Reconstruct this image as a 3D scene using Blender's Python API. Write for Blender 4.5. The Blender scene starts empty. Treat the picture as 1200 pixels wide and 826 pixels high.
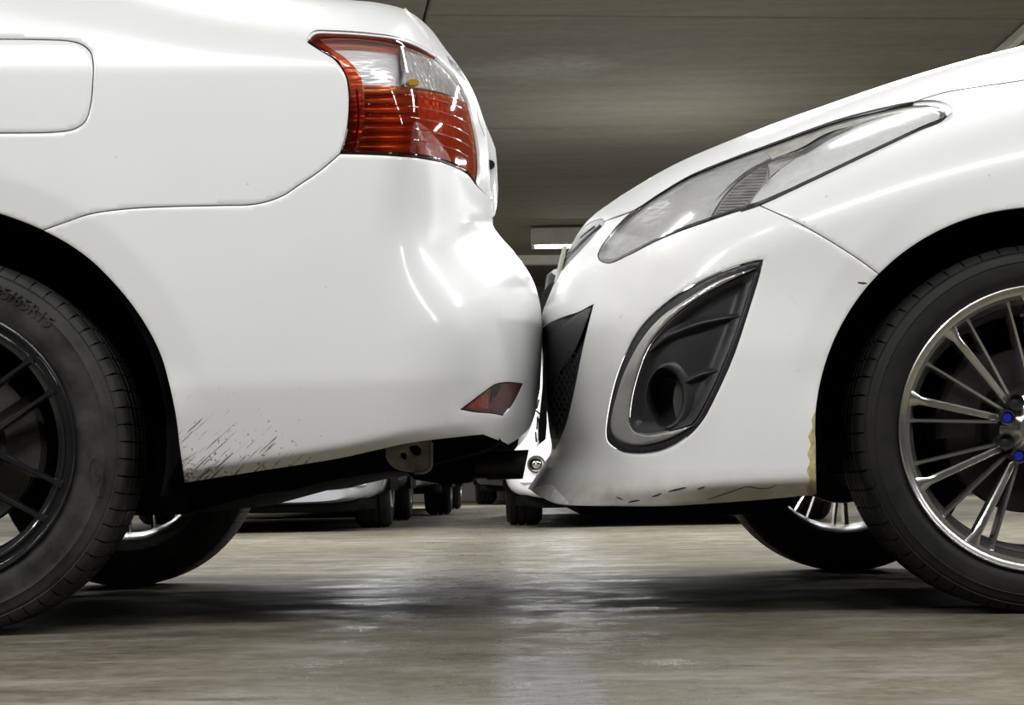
import bpy, bmesh, math, random
import numpy as np
from mathutils import Matrix, Vector
from mathutils.geometry import delaunay_2d_cdt

random.seed(7)
SC = bpy.context.scene
COL = SC.collection
PI = math.pi
# ------------------------------------------------------------------ camera, world, lights, exposure
FPX, CX, HY, CAMH = 2250.0, 600.0, 563.0, 0.23
ROLL = math.radians(1.05)
cam_d = bpy.data.cameras.new('camera'); cam_d.sensor_width = 36.0
cam_d.lens = 36.0 * FPX / 1200.0
cam_d.shift_y = (HY - 413.0) / 1200.0
cam_d.clip_start = 0.02
cam = bpy.data.objects.new('camera', cam_d); COL.objects.link(cam)
cam.matrix_world = Matrix.Translation((0, 0, CAMH)) @ Matrix.Rotation(PI/2, 4, 'X') @ Matrix.Rotation(-ROLL, 4, 'Z')
SC.camera = cam

w = bpy.data.worlds.new('world'); SC.world = w; w.use_nodes = True
w.node_tree.nodes['Background'].inputs['Color'].default_value = (0.9, 0.92, 1.0, 1)
w.node_tree.nodes['Background'].inputs['Strength'].default_value = 0.02

SC.view_settings.view_transform = 'Standard'
SC.view_settings.look = 'None'
SC.view_settings.gamma = 1.0
SC.view_settings.use_curve_mapping = False
SC.view_settings.exposure = 0.22

LAMP_W = 1.0
# (x, y, length, watts) of every overhead light; some rows are added fill, one gets a fitting
LAMPS = [(-5.1, 1.3, 1.5, 36), (-3.1, 1.3, 1.5, 40), (-1.0, 1.3, 1.5, 40), (1.0, 1.3, 1.5, 40), (3.1, 1.3, 1.5, 40), (5.1, 1.3, 1.5, 36),
         (-3.4, 4.2, 1.5, 40), (-1.2, 4.2, 1.5, 40), (1.2, 4.2, 1.5, 40), (3.4, 4.2, 1.5, 40),  # unseen row added above the cars to brighten the bonnets
         (-4.5, 7.6, 1.5, 105), (-1.5, 7.6, 1.5, 105), (1.5, 7.6, 1.5, 105), (4.5, 7.6, 1.5, 105),
         (-4.5, 12.0, 1.5, 50), (-1.5, 12.0, 1.5, 50), (1.5, 12.0, 1.5, 50), (4.5, 12.0, 1.5, 50),  # unseen row added to brighten the background floor and ceiling
         (-5.4, 17.2, 1.5, 110), (-1.9, 17.2, 1.5, 110), (0.99, 17.2, 1.5, 110), (4.4, 17.2, 1.5, 110)]
CEIL_Z = 2.5
for (lx, ly, ll, wt) in LAMPS:
    ld = bpy.data.lights.new('tube_and_fill_light', 'AREA'); ld.shape = 'RECTANGLE'
    ld.size = ll; ld.size_y = 0.12; ld.energy = wt * LAMP_W; ld.color = (0.98, 0.985, 1.0)
    lo = bpy.data.objects.new('tube_and_fill_light', ld); COL.objects.link(lo)
    lo.location = (lx, ly, 2.29)

# ------------------------------------------------------------------ helpers
cT, sT = math.cos(ROLL), math.sin(ROLL)
def P(px, py, Y):
    """photo pixel (arrays allowed) + depth -> world points"""
    px = np.asarray(px, float); py = np.asarray(py, float); Y = np.asarray(Y, float)
    a = (px - CX) / FPX; b = (HY - py) / FPX
    return np.stack([(a*cT + b*sT)*Y, Y + 0*a, CAMH + (-a*sT + b*cT)*Y], -1)

WORLD = {}
def tag(o, label=None, cat=None, group=None, kind=None):
    if label: o['label'] = label
    if cat: o['category'] = cat
    if group: o['group'] = group
    if kind: o['kind'] = kind
    return o
def link(o, parent=None, wloc=(0, 0, 0)):
    COL.objects.link(o)
    wl = Vector(wloc)
    WORLD[o.name] = wl
    if parent is not None:
        o.parent = parent
        o.location = wl - WORLD[parent.name]
    else:
        o.location = wl
    return o
def empty(name, loc, label, cat, group=None):
    o = bpy.data.objects.new(name, None); o.empty_display_size = 0.1
    link(o, None, loc); tag(o, label, cat, group)
    return o
def mesh_obj(name, verts, faces, mat, parent=None, wloc=None, smooth=True, sharp=None, mats=None, fmat=None):
    """verts in world coordinates; wloc = world location of the origin"""
    if wloc is None:
        wloc = tuple(WORLD[parent.name]) if parent is not None else (0, 0, 0)
    v = np.asarray(verts, float).reshape(-1, 3) - np.array(wloc)
    me = bpy.data.meshes.new(name)
    me.from_pydata([tuple(x) for x in v], [], [tuple(int(i) for i in f) for f in faces])
    for m in (mats or [mat]): me.materials.append(m)
    if fmat is not None:
        me.polygons.foreach_set('material_index', fmat)
    me.validate()
    if smooth:
        me.shade_smooth() if hasattr(me, 'shade_smooth') else None
        if sharp: me.set_sharp_from_angle(angle=math.radians(sharp))
    me.update()
    return link(bpy.data.objects.new(name, me), parent, wloc)
class MB:
    def __init__(s): s.v = []; s.f = []
    def add(s, v, f):
        n = len(s.v); s.v += [tuple(map(float, x)) for x in v]; s.f += [tuple(int(i) + n for i in q) for q in f]; return s
    def box(s, c, size, rz=0.0, bev=0.0):
        x, y, z = [d/2 for d in size]
        pts = []
        if bev <= 0:
            pts = [(sx*x, sy*y, sz*z) for sz in (-1, 1) for sy in (-1, 1) for sx in (-1, 1)]
            fs = [(0,2,3,1), (4,5,7,6), (0,1,5,4), (2,6,7,3), (0,4,6,2), (1,3,7,5)]
        else:
            b = min(bev, x, y, z)*0.99; fs = []
            idx = {}
            for sx in (-1, 1):
                for sy in (-1, 1):
                    for sz in (-1, 1):
                        for k, q in enumerate(((x, y-b, z-b), (x-b, y, z-b), (x-b, y-b, z))):
                            idx[(sx, sy, sz, k)] = len(pts); pts.append((sx*q[0], sy*q[1], sz*q[2]))
            R = lambda sx, sy, sz, k: idx[(sx, sy, sz, k)]
            for a in (-1, 1):
                for k, order in ((0, lambda p, q: (a, p, q)), (1, lambda p, q: (p, a, q)), (2, lambda p, q: (p, q, a))):
                    fs.append([R(*order(p, q), k) for p, q in ((-1, -1), (1, -1), (1, 1), (-1, 1))])
            for a in (-1, 1):
                for b2 in (-1, 1):
                    fs.append([R(a, b2, -1, 0), R(a, b2, 1, 0), R(a, b2, 1, 1), R(a, b2, -1, 1)])
                    fs.append([R(a, -1, b2, 0), R(a, 1, b2, 0), R(a, 1, b2, 2), R(a, -1, b2, 2)])
                    fs.append([R(-1, a, b2, 1), R(1, a, b2, 1), R(1, a, b2, 2), R(-1, a, b2, 2)])
                    for c3 in (-1, 1): fs.append([R(a, b2, c3, 0), R(a, b2, c3, 1), R(a, b2, c3, 2)])
        cr, sr = math.cos(rz), math.sin(rz)
        return s.add([(c[0]+p[0]*cr-p[1]*sr, c[1]+p[0]*sr+p[1]*cr, c[2]+p[2]) for p in pts], fs)
    def tube(s, pts, r, n=8, cap=True, sq=None):
        pts = [Vector(p) for p in pts]; rr = r if hasattr(r, '__len__') else [r]*len(pts)
        up = None; rings = []
        for i, p in enumerate(pts):
            t = (pts[min(i+1, len(pts)-1)] - pts[max(i-1, 0)]).normalized()
            if up is None:
                up = Vector((0, 0, 1)) if abs(t.z) < 0.9 else Vector((0, 1, 0))
            a = t.cross(up).normalized(); b = a.cross(t).normalized(); up = b
            fl = sq if sq else 1.0
            rings.append([p + a*math.cos(2*PI*k/n)*rr[i] + b*math.sin(2*PI*k/n)*rr[i]*fl for k in range(n)])
        fs = []
        for i in range(len(pts)-1):
            for k in range(n):
                fs.append((i*n+k, i*n+(k+1) % n, (i+1)*n+(k+1) % n, (i+1)*n+k))
        if cap: fs += [tuple(range(n))[::-1], tuple((len(pts)-1)*n+k for k in range(n))]
        return s.add([q for rg in rings for q in rg], fs)
    def build(s, name, mat, parent=None, wloc=None, smooth=True, sharp=35):
        return mesh_obj(name, s.v, s.f, mat, parent, wloc, smooth, sharp)

# ------------------------------------------------------------------ materials
class NM:
    def __init__(s, name):
        s.m = bpy.data.materials.new(name); s.m.use_nodes = True
        s.t = s.m.node_tree; s.b = s.t.nodes['Principled BSDF']; s.out = s.t.nodes['Material Output']
    def n(s, typ, **kw):
        nd = s.t.nodes.new(typ)
        for k, v in kw.items():
            if k in nd.inputs and not hasattr(nd, k): nd.inputs[k].default_value = v
            else: setattr(nd, k, v)
        return nd
    def l(s, a, b): s.t.links.new(a, b)
    def val(s, nd, key, v): nd.inputs[key].default_value = v; return nd
    def noise(s, vec, scale, detail=4, rough=0.55):
        nd = s.n('ShaderNodeTexNoise'); nd.inputs['Scale'].default_value = scale
        nd.inputs['Detail'].default_value = detail; nd.inputs['Roughness'].default_value = rough
        if vec is not None: s.l(vec, nd.inputs['Vector'])
        return nd
    def obj(s): return s.n('ShaderNodeTexCoord').outputs['Object']
    def mapping(s, vec, loc=(0,0,0), rot=(0,0,0), scale=(1,1,1)):
        nd = s.n('ShaderNodeMapping'); s.l(vec, nd.inputs['Vector'])
        nd.inputs['Location'].default_value = loc; nd.inputs['Rotation'].default_value = rot; nd.inputs['Scale'].default_value = scale
        return nd.outputs['Vector']
    def ramp(s, fac, stops):
        nd = s.n('ShaderNodeValToRGB'); s.l(fac, nd.inputs['Fac'])
        e = nd.color_ramp.elements
        while len(e) < len(stops): e.new(0.5)
        for i, (p, c) in enumerate(stops):
            e[i].position = p; e[i].color = (c, c, c, 1) if not hasattr(c, '__len__') else (*c, 1)
        return nd.outputs['Color']
    def rng(s, val, a, b, c=0.0, d=1.0):
        nd = s.n('ShaderNodeMapRange'); s.l(val, nd.inputs['Value'])
        for k, v in zip(('From Min', 'From Max', 'To Min', 'To Max'), (a, b, c, d)): nd.inputs[k].default_value = v
        return nd.outputs['Result']
    def math(s, op, a, b=None, clamp=False):
        nd = s.n('ShaderNodeMath'); nd.operation = op; nd.use_clamp = clamp
        for i, x in enumerate((a, b)):
            if x is None: continue
            if isinstance(x, (int, float)): nd.inputs[i].default_value = x
            else: s.l(x, nd.inputs[i])
        return nd.outputs[0]
    def mix(s, fac, a, b):
        nd = s.n('ShaderNodeMix'); nd.data_type = 'RGBA'
        for i, x in ((0, fac), (6, a), (7, b)):
            if isinstance(x, (int, float)): nd.inputs[i].default_value = x
            elif isinstance(x, tuple): nd.inputs[i].default_value = (*x, 1)
            else: s.l(x, nd.inputs[i])
        return nd.outputs[2]
    def bump(s, h, strength=0.3, dist=0.002):
        nd = s.n('ShaderNodeBump'); nd.inputs['Strength'].default_value = strength; nd.inputs['Distance'].default_value = dist
        s.l(h, nd.inputs['Height']); s.l(nd.outputs[0], s.b.inputs['Normal'])
    def set(s, **kw):
        for k, v in kw.items():
            k = k.replace('_', ' ')
            s.b.inputs[k].default_value = (*v, 1) if isinstance(v, tuple) and len(v) == 3 else v
        return s
def plain(name, col, rough=0.5, metal=0.0, coat=0.0, nscale=60, namp=0.12, bump=0.0, spec=0.5):
    m = NM(name); m.set(Roughness=rough, Metallic=metal, Coat_Weight=coat, Coat_Roughness=0.04, Specular_IOR_Level=spec)
    nz = m.noise(m.obj(), nscale)
    a = tuple(c*(1-namp) for c in col); b = tuple(min(1, c*(1+namp)) for c in col)
    m.l(m.ramp(nz.outputs[0], [(0.3, a), (0.7, b)]), m.b.inputs['Base Color'])
    if bump: m.bump(nz.outputs[0], bump)
    return m.m

def paint(name, dirt=None):
    m = NM(name); m.set(Roughness=0.36, Coat_Weight=0.7, Coat_Roughness=0.13, Specular_IOR_Level=0.4)
    vec = m.obj()
    base = m.ramp(m.noise(vec, 3, 2).outputs[0], [(0.3, (0.80, 0.80, 0.785)), (0.7, (0.83, 0.83, 0.82))])
    sp = m.ramp(m.noise(vec, 55, 2).outputs[0], [(0.765, 0.0), (0.80, 0.55)])
    base = m.mix(sp, base, (0.25, 0.23, 0.20))
    if dirt: base = dirt(m, vec, base)
    m.l(base, m.b.inputs['Base Color'])
    return m.m
M = {}
M['white'] = paint('white_car_paint')
M['black_plastic'] = plain('black_plastic', (0.012, 0.012, 0.012), 0.45, nscale=300, bump=0.15)
M['dark_plastic'] = plain('satin_dark_plastic', (0.013, 0.013, 0.015), 0.42, nscale=500, bump=0.12)
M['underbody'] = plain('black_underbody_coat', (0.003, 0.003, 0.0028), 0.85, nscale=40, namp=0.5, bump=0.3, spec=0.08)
M['shell'] = plain('seam_black', (0.01, 0.01, 0.01), 0.8, spec=0.1)
M['silver_trim'] = plain('silver_satin_trim', (0.50, 0.49, 0.47), 0.3, metal=0.75, nscale=200, namp=0.05)
M['chrome'] = plain('chrome', (0.75, 0.75, 0.74), 0.07, metal=1.0, namp=0.03)
M['hyper'] = plain('hyper_silver_wheel', (0.66, 0.65, 0.61), 0.22, metal=0.95, nscale=30, namp=0.08)
M['gloss_black'] = plain('gloss_black_wheel', (0.012, 0.012, 0.013), 0.22, coat=1.0, nscale=30)
M['barrel'] = plain('wheel_barrel_dark_and_shaded', (0.10, 0.10, 0.10), 0.35, metal=0.8, nscale=20, namp=0.3)
M['silver_barrel'] = plain('wheel_barrel_silver', (0.45, 0.45, 0.43), 0.3, metal=0.8, nscale=20, namp=0.2)
M['disc'] = plain('worn_brake_steel', (0.10, 0.095, 0.09), 0.45, metal=0.6, nscale=25, namp=0.3)
M['iron'] = plain('dirty_cast_iron', (0.03, 0.028, 0.025), 0.6, metal=0.3, nscale=25, namp=0.4)
M['rib_metal'] = plain('ribbed_reflector_metal', (0.50, 0.49, 0.46), 0.3, metal=0.5, namp=0.05)
M['red_plastic'] = plain('dark_red_reflector_plastic', (0.075, 0.012, 0.010), 0.3, coat=0.2, nscale=200, namp=0.3)
M['orange_plastic'] = plain('orange_red_reflector_prisms', (0.26, 0.035, 0.012), 0.3, coat=0.3, nscale=260, namp=0.6, bump=0.8)
M['chin'] = plain('scuffed_grey_lip_plastic', (0.78, 0.77, 0.72), 0.35, nscale=50, namp=0.25)
M['blue'] = plain('blue_anodised', (0.03, 0.05, 0.55), 0.25, metal=0.6)
M['bracket'] = plain('dusty_steel_bracket', (0.20, 0.195, 0.15), 0.55, metal=0.2, nscale=40, namp=0.35, bump=0.2)
M['exhaust'] = plain('sooty_exhaust_steel', (0.022, 0.021, 0.017), 0.5, metal=0.3, nscale=40, namp=0.5)
M['plate'] = plain('registration_plate_enamel', (0.62, 0.62, 0.42), 0.4, nscale=90, namp=0.25)
M['plate_white'] = plain('white_plate_enamel', (0.7, 0.7, 0.7), 0.35)
M['rust'] = plain('yellowed_filler', (0.45, 0.36, 0.17), 0.7, nscale=70, namp=0.4, bump=0.6)
M['scratch'] = plain('black_scratch', (0.02, 0.02, 0.018), 0.6)
M['silver_paint'] = plain('silver_car_paint', (0.36, 0.365, 0.38), 0.28, metal=0.2, coat=1.0, nscale=300, namp=0.05)
M['grey_paint'] = plain('grey_car_paint', (0.26, 0.26, 0.27), 0.3, metal=0.15, coat=1.0, nscale=300, namp=0.05)
M['black_paint'] = plain('black_car_paint', (0.01, 0.01, 0.014), 0.2, coat=1.0)
M['glass_dark'] = plain('tinted_glass', (0.01, 0.012, 0.012), 0.05, spec=0.8)
M['batten'] = plain('white_enamel_fitting', (0.86, 0.86, 0.80), 0.5, nscale=8, namp=0.05)
M['conduit'] = plain('pale_grey_painted_steel', (0.7, 0.7, 0.64), 0.5, nscale=8, namp=0.08)

def rubber(name, base, hi):
    m = NM(name); m.set(Roughness=0.62, Specular_IOR_Level=0.25)
    vec = m.obj(); nz = m.noise(vec, 14, 6, 0.65); nf = m.noise(vec, 260, 3)
    m.l(m.ramp(nz.outputs[0], [(0.35, base), (0.72, hi)]), m.b.inputs['Base Color'])
    m.l(m.rng(nz.outputs[0], 0.3, 0.7, 0.5, 0.72), m.b.inputs['Roughness'])
    m.bump(nf.outputs[0], 0.25, 0.0008)
    return m.m
M['tyre_dusty'] = rubber('dusty_tyre_rubber', (0.013, 0.0125, 0.012), (0.050, 0.048, 0.044))
M['tyre'] = rubber('black_tyre_rubber', (0.007, 0.007, 0.0065), (0.018, 0.017, 0.015))

def lens(name, tint, gloss_rough=0.03, frost=0.0):
    m = NM(name); t = m.t
    t.nodes.remove(m.b)
    tr = m.n('ShaderNodeBsdfTransparent'); tr.inputs[0].default_value = (*tint, 1)
    gl = m.n('ShaderNodeBsdfGlossy'); gl.inputs['Roughness'].default_value = gloss_rough
    fr = m.n('ShaderNodeFresnel'); fr.inputs['IOR'].default_value = 1.5
    mx = m.n('ShaderNodeMixShader')
    m.l(fr.outputs[0], mx.inputs[0]); m.l(tr.outputs[0], mx.inputs[1]); m.l(gl.outputs[0], mx.inputs[2])
    last = mx
    if frost > 0:
        df = m.n('ShaderNodeBsdfDiffuse'); df.inputs[0].default_value = (0.6, 0.6, 0.55, 1)
        nz = m.noise(m.obj(), 60, 4)
        m2 = m.n('ShaderNodeMixShader'); m.l(m.rng(nz.outputs[0], 0.35, 0.9, 0.02, frost), m2.inputs[0])
        m.l(mx.outputs[0], m2.inputs[1]); m.l(df.outputs[0], m2.inputs[2]); last = m2
    m.l(last.outputs[0], m.out.inputs['Surface'])
    return m.m
M['clear_lens'] = lens('clear_lens', (0.96, 0.96, 0.95), 0.03)
M['head_lens'] = lens('aged_clear_lens', (0.97, 0.97, 0.96), 0.13, 0.22)
M['red_lens'] = lens('red_lens', (0.90, 0.27, 0.12), 0.04)
M['dark_red_lens'] = lens('dark_red_lens', (0.62, 0.13, 0.06), 0.05)
m = NM('facetted_reflector'); m.set(Metallic=0.35, Roughness=0.3, Base_Color=(0.86, 0.85, 0.84))
vr = m.n('ShaderNodeTexVoronoi'); vr.inputs['Scale'].default_value = 90; m.l(m.obj(), vr.inputs['Vector'])
m.bump(vr.outputs[0], 0.55, 0.006); M['facet'] = m.m
m = NM('soft_reflector'); m.set(Metallic=0.3, Roughness=0.30, Base_Color=(0.90, 0.90, 0.92))
nz = m.noise(m.mapping(m.obj(), scale=(3, 3, 14)), 5, 2); m.bump(nz.outputs[0], 0.5, 0.01); M['soft_reflector'] = m.m

def dirt_left(m, vec, base):
    # mud thrown by the wheel: streaks that fan up and back from the arch corner (local metres)
    px, pz = LCORN
    mp = m.mapping(m.mapping(vec, rot=(0, math.radians(41), 0)), scale=(16, 1, 300))
    nz = m.noise(mp, 1.0, 3, 0.6)
    mp2 = m.mapping(vec, scale=(150, 1, 190)); nz2 = m.noise(mp2, 1.0, 2)
    sx = m.n('ShaderNodeSeparateXYZ'); m.l(vec, sx.inputs[0])
    dx = m.math('SUBTRACT', sx.outputs[0], px); dz = m.math('SUBTRACT', sx.outputs[2], pz)
    d = m.math('SQRT', m.math('ADD', m.math('POWER', dx, 2.0), m.math('MULTIPLY', m.math('POWER', dz, 2.0), 1.8)))
    near = m.rng(d, 0.0, 0.40, 1.0, 0.0)
    low = m.rng(dz, -0.02, 0.20, 1.0, 0.0)
    mask = m.math('MULTIPLY', near, low)
    th = m.math('SUBTRACT', m.math('ADD', nz.outputs[0], m.math('MULTIPLY', mask, 0.30)), 0.735)
    th2 = m.math('SUBTRACT', m.math('ADD', nz2.outputs[0], m.math('MULTIPLY', mask, 0.24)), 0.765)
    f = m.math('MULTIPLY', m.math('MAXIMUM', th, th2), 16.0, True)
    f = m.math('MINIMUM', f, 0.8)
    f = m.math('MULTIPLY', f, m.math('GREATER_THAN', mask, 0.02))
    return m.mix(f, base, (0.11, 0.10, 0.06))

# ------------------------------------------------------------------ 2-D tools (photo-plane drawing of real, deep surfaces)
def spline(pts, step=3.0, closed=False):
    p = np.array(pts, float)[:, :2]
    if len(p) == 2 and not closed:
        n = max(1, int(np.hypot(*(p[1]-p[0]))/step)); t = np.linspace(0, 1, n+1)[:, None]
        return p[0]*(1-t) + p[1]*t
    if closed: q = np.vstack([p[-1], p, p[0], p[1]])
    else: q = np.vstack([2*p[0]-p[1], p, 2*p[-1]-p[-2]])
    out = []
    for i in range(1, len(q)-2):
        p0, p1, p2, p3 = q[i-1], q[i], q[i+1], q[i+2]
        L = np.hypot(*(p2-p1)); n = max(1, int(L/step))
        # centripetal
        t0 = 0; t1 = t0+max(np.hypot(*(p1-p0)), 1e-6)**.5; t2 = t1+max(L, 1e-6)**.5; t3 = t2+max(np.hypot(*(p3-p2)), 1e-6)**.5
        for t in np.linspace(t1, t2, n, endpoint=False):
            a1 = (t1-t)/(t1-t0)*p0+(t-t0)/(t1-t0)*p1; a2 = (t2-t)/(t2-t1)*p1+(t-t1)/(t2-t1)*p2; a3 = (t3-t)/(t3-t2)*p2+(t-t2)/(t3-t2)*p3
            b1 = (t2-t)/(t2-t0)*a1+(t-t0)/(t2-t0)*a2; b2 = (t3-t)/(t3-t1)*a2+(t-t1)/(t3-t1)*a3
            out.append((t2-t)/(t2-t1)*b1+(t-t1)/(t2-t1)*b2)
    if not closed: out.append(p[-1])
    return np.array(out)
class B:
    """drawn edge that is carried straight across to the far half of the car"""
    def __init__(s, *p): s.p = list(p)
class O:
    """a stretch of a car outline between two photo points"""
    def __init__(s, a, b): s.a, s.b = a, b
def seg_dist(pts, poly, closed=True, chunk=4000):
    A = poly if closed else poly[:-1]
    B = np.roll(poly, -1, 0) if closed else poly[1:]
    d = B-A; L2 = (d**2).sum(1)+1e-12
    out = np.empty(len(pts)); idx = np.empty(len(pts), int); tt = np.empty(len(pts))
    for i in range(0, len(pts), chunk):
        p = pts[i:i+chunk, None, :]
        t = np.clip(((p-A[None])*d[None]).sum(2)/L2, 0, 1)
        q = A[None]+t[..., None]*d[None]
        D = ((p-q)**2).sum(2); k = D.argmin(1)
        r = np.arange(len(k)); out[i:i+chunk] = np.sqrt(D[r, k]); idx[i:i+chunk] = k; tt[i:i+chunk] = t[r, k]
    return out, idx, tt
def inside(pts, poly):
    x, y = pts[:, 0], pts[:, 1]; res = np.zeros(len(pts), bool)
    n = len(poly); j = n-1
    for i in range(n):
        xi, yi = poly[i]; xj, yj = poly[j]
        if yi != yj:
            c = ((yi > y) != (yj > y)) & (x < (xj-xi)*(y-yi)/(yj-yi)+xi)
            res ^= c
        j = i
    return res
class Outline:
    def __init__(s, rows):   # rows: x, y, a, W, n
        r = np.array(rows, float)
        xy = spline(r[:, :2], 2.0)
        d, i, t = seg_dist(xy, r[:, :2], closed=False)
        s.xy = xy
        s.par = r[i, 2:]*(1-t[:, None])+r[np.minimum(i+1, len(r)-1), 2:]*t[:, None]
        # smooth params
        k = 15; ker = np.ones(2*k+1)/(2*k+1)
        for c in range(3):
            pad = np.pad(s.par[:, c], k, mode='edge'); s.par[:, c] = np.convolve(pad, ker, 'valid')
    def seg(s, a, b):
        ia = ((s.xy-np.array(a))**2).sum(1).argmin(); ib = ((s.xy-np.array(b))**2).sum(1).argmin()
        return s.xy[ia:ib+1] if ib >= ia else s.xy[ib:ia+1][::-1]
    def round(s, px, py):
        pts = np.stack([np.ravel(px), np.ravel(py)], 1)
        res = np.empty(len(pts)); A = s.xy
        for i in range(0, len(pts), 2500):
            p = pts[i:i+2500]
            dm, _, _ = seg_dist(p, A, closed=False)
            D = np.sqrt(((p[:, None]-A[None])**2).sum(2))
            h = np.maximum(0.28*dm, 0.8)
            w = np.exp(-(D-dm[:, None])/h[:, None]); w /= w.sum(1)[:, None]
            r = (w*D).sum(1)/1.14
            k = np.clip(dm/8, 0, 1); r = r*k+dm*(1-k)
            par = w@s.par
            q = np.clip(1-r/par[:, 0], 0, 1); n = par[:, 2]
            res[i:i+2500] = par[:, 1]*(1-(1-q**n)**(1/n))
        return res
def sstep(a, b, x):
    t = np.clip((x-a)/(b-a), 0, 1); return t*t*(3-2*t)
def ramp_soft(x, k=4.0):   # smooth max(x,0)
    return 0.5*(x+np.sqrt(x*x+k*k))

def build_poly(pieces, outl=None, step=3.0):
    P_, F_ = [], []
    for pc in pieces:
        if isinstance(pc, O): q = outl.seg(pc.a, pc.b); fl = True
        elif isinstance(pc, B): q = spline(pc.p, step); fl = True
        else: q = spline(pc, step); fl = False
        P_.append(q); F_.append(np.full(len(q), fl))
    pts = np.vstack(P_); fl = np.concatenate(F_)
    keep = [0]
    for i in range(1, len(pts)):
        if np.hypot(*(pts[i]-pts[keep[-1]])) > 0.45: keep.append(i)
        elif fl[i]: fl[keep[-1]] = True
    if np.hypot(*(pts[keep[-1]]-pts[keep[0]])) < 0.45:
        if fl[keep[-1]]: fl[keep[0]] = True
        keep.pop()
    return pts[keep], fl[keep]
def area(p): return 0.5*np.sum(p[:, 0]*np.roll(p[:, 1], -1)-np.roll(p[:, 0], -1)*p[:, 1])
def inset(poly, d, fl=None):
    s = 1 if area(poly) > 0 else -1
    e = np.roll(poly, -1, 0)-poly; e /= (np.hypot(e[:, 0], e[:, 1])[:, None]+1e-9)
    n = np.stack([-e[:, 1], e[:, 0]], 1)*s
    m = n+np.roll(n, 1, 0); L = (m**2).sum(1)[:, None]; m = m/np.maximum(L, 0.5)*2*1.0
    out = poly+m*d
    if fl is not None: out = np.where(fl[:, None], poly, out)
    return out

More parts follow.
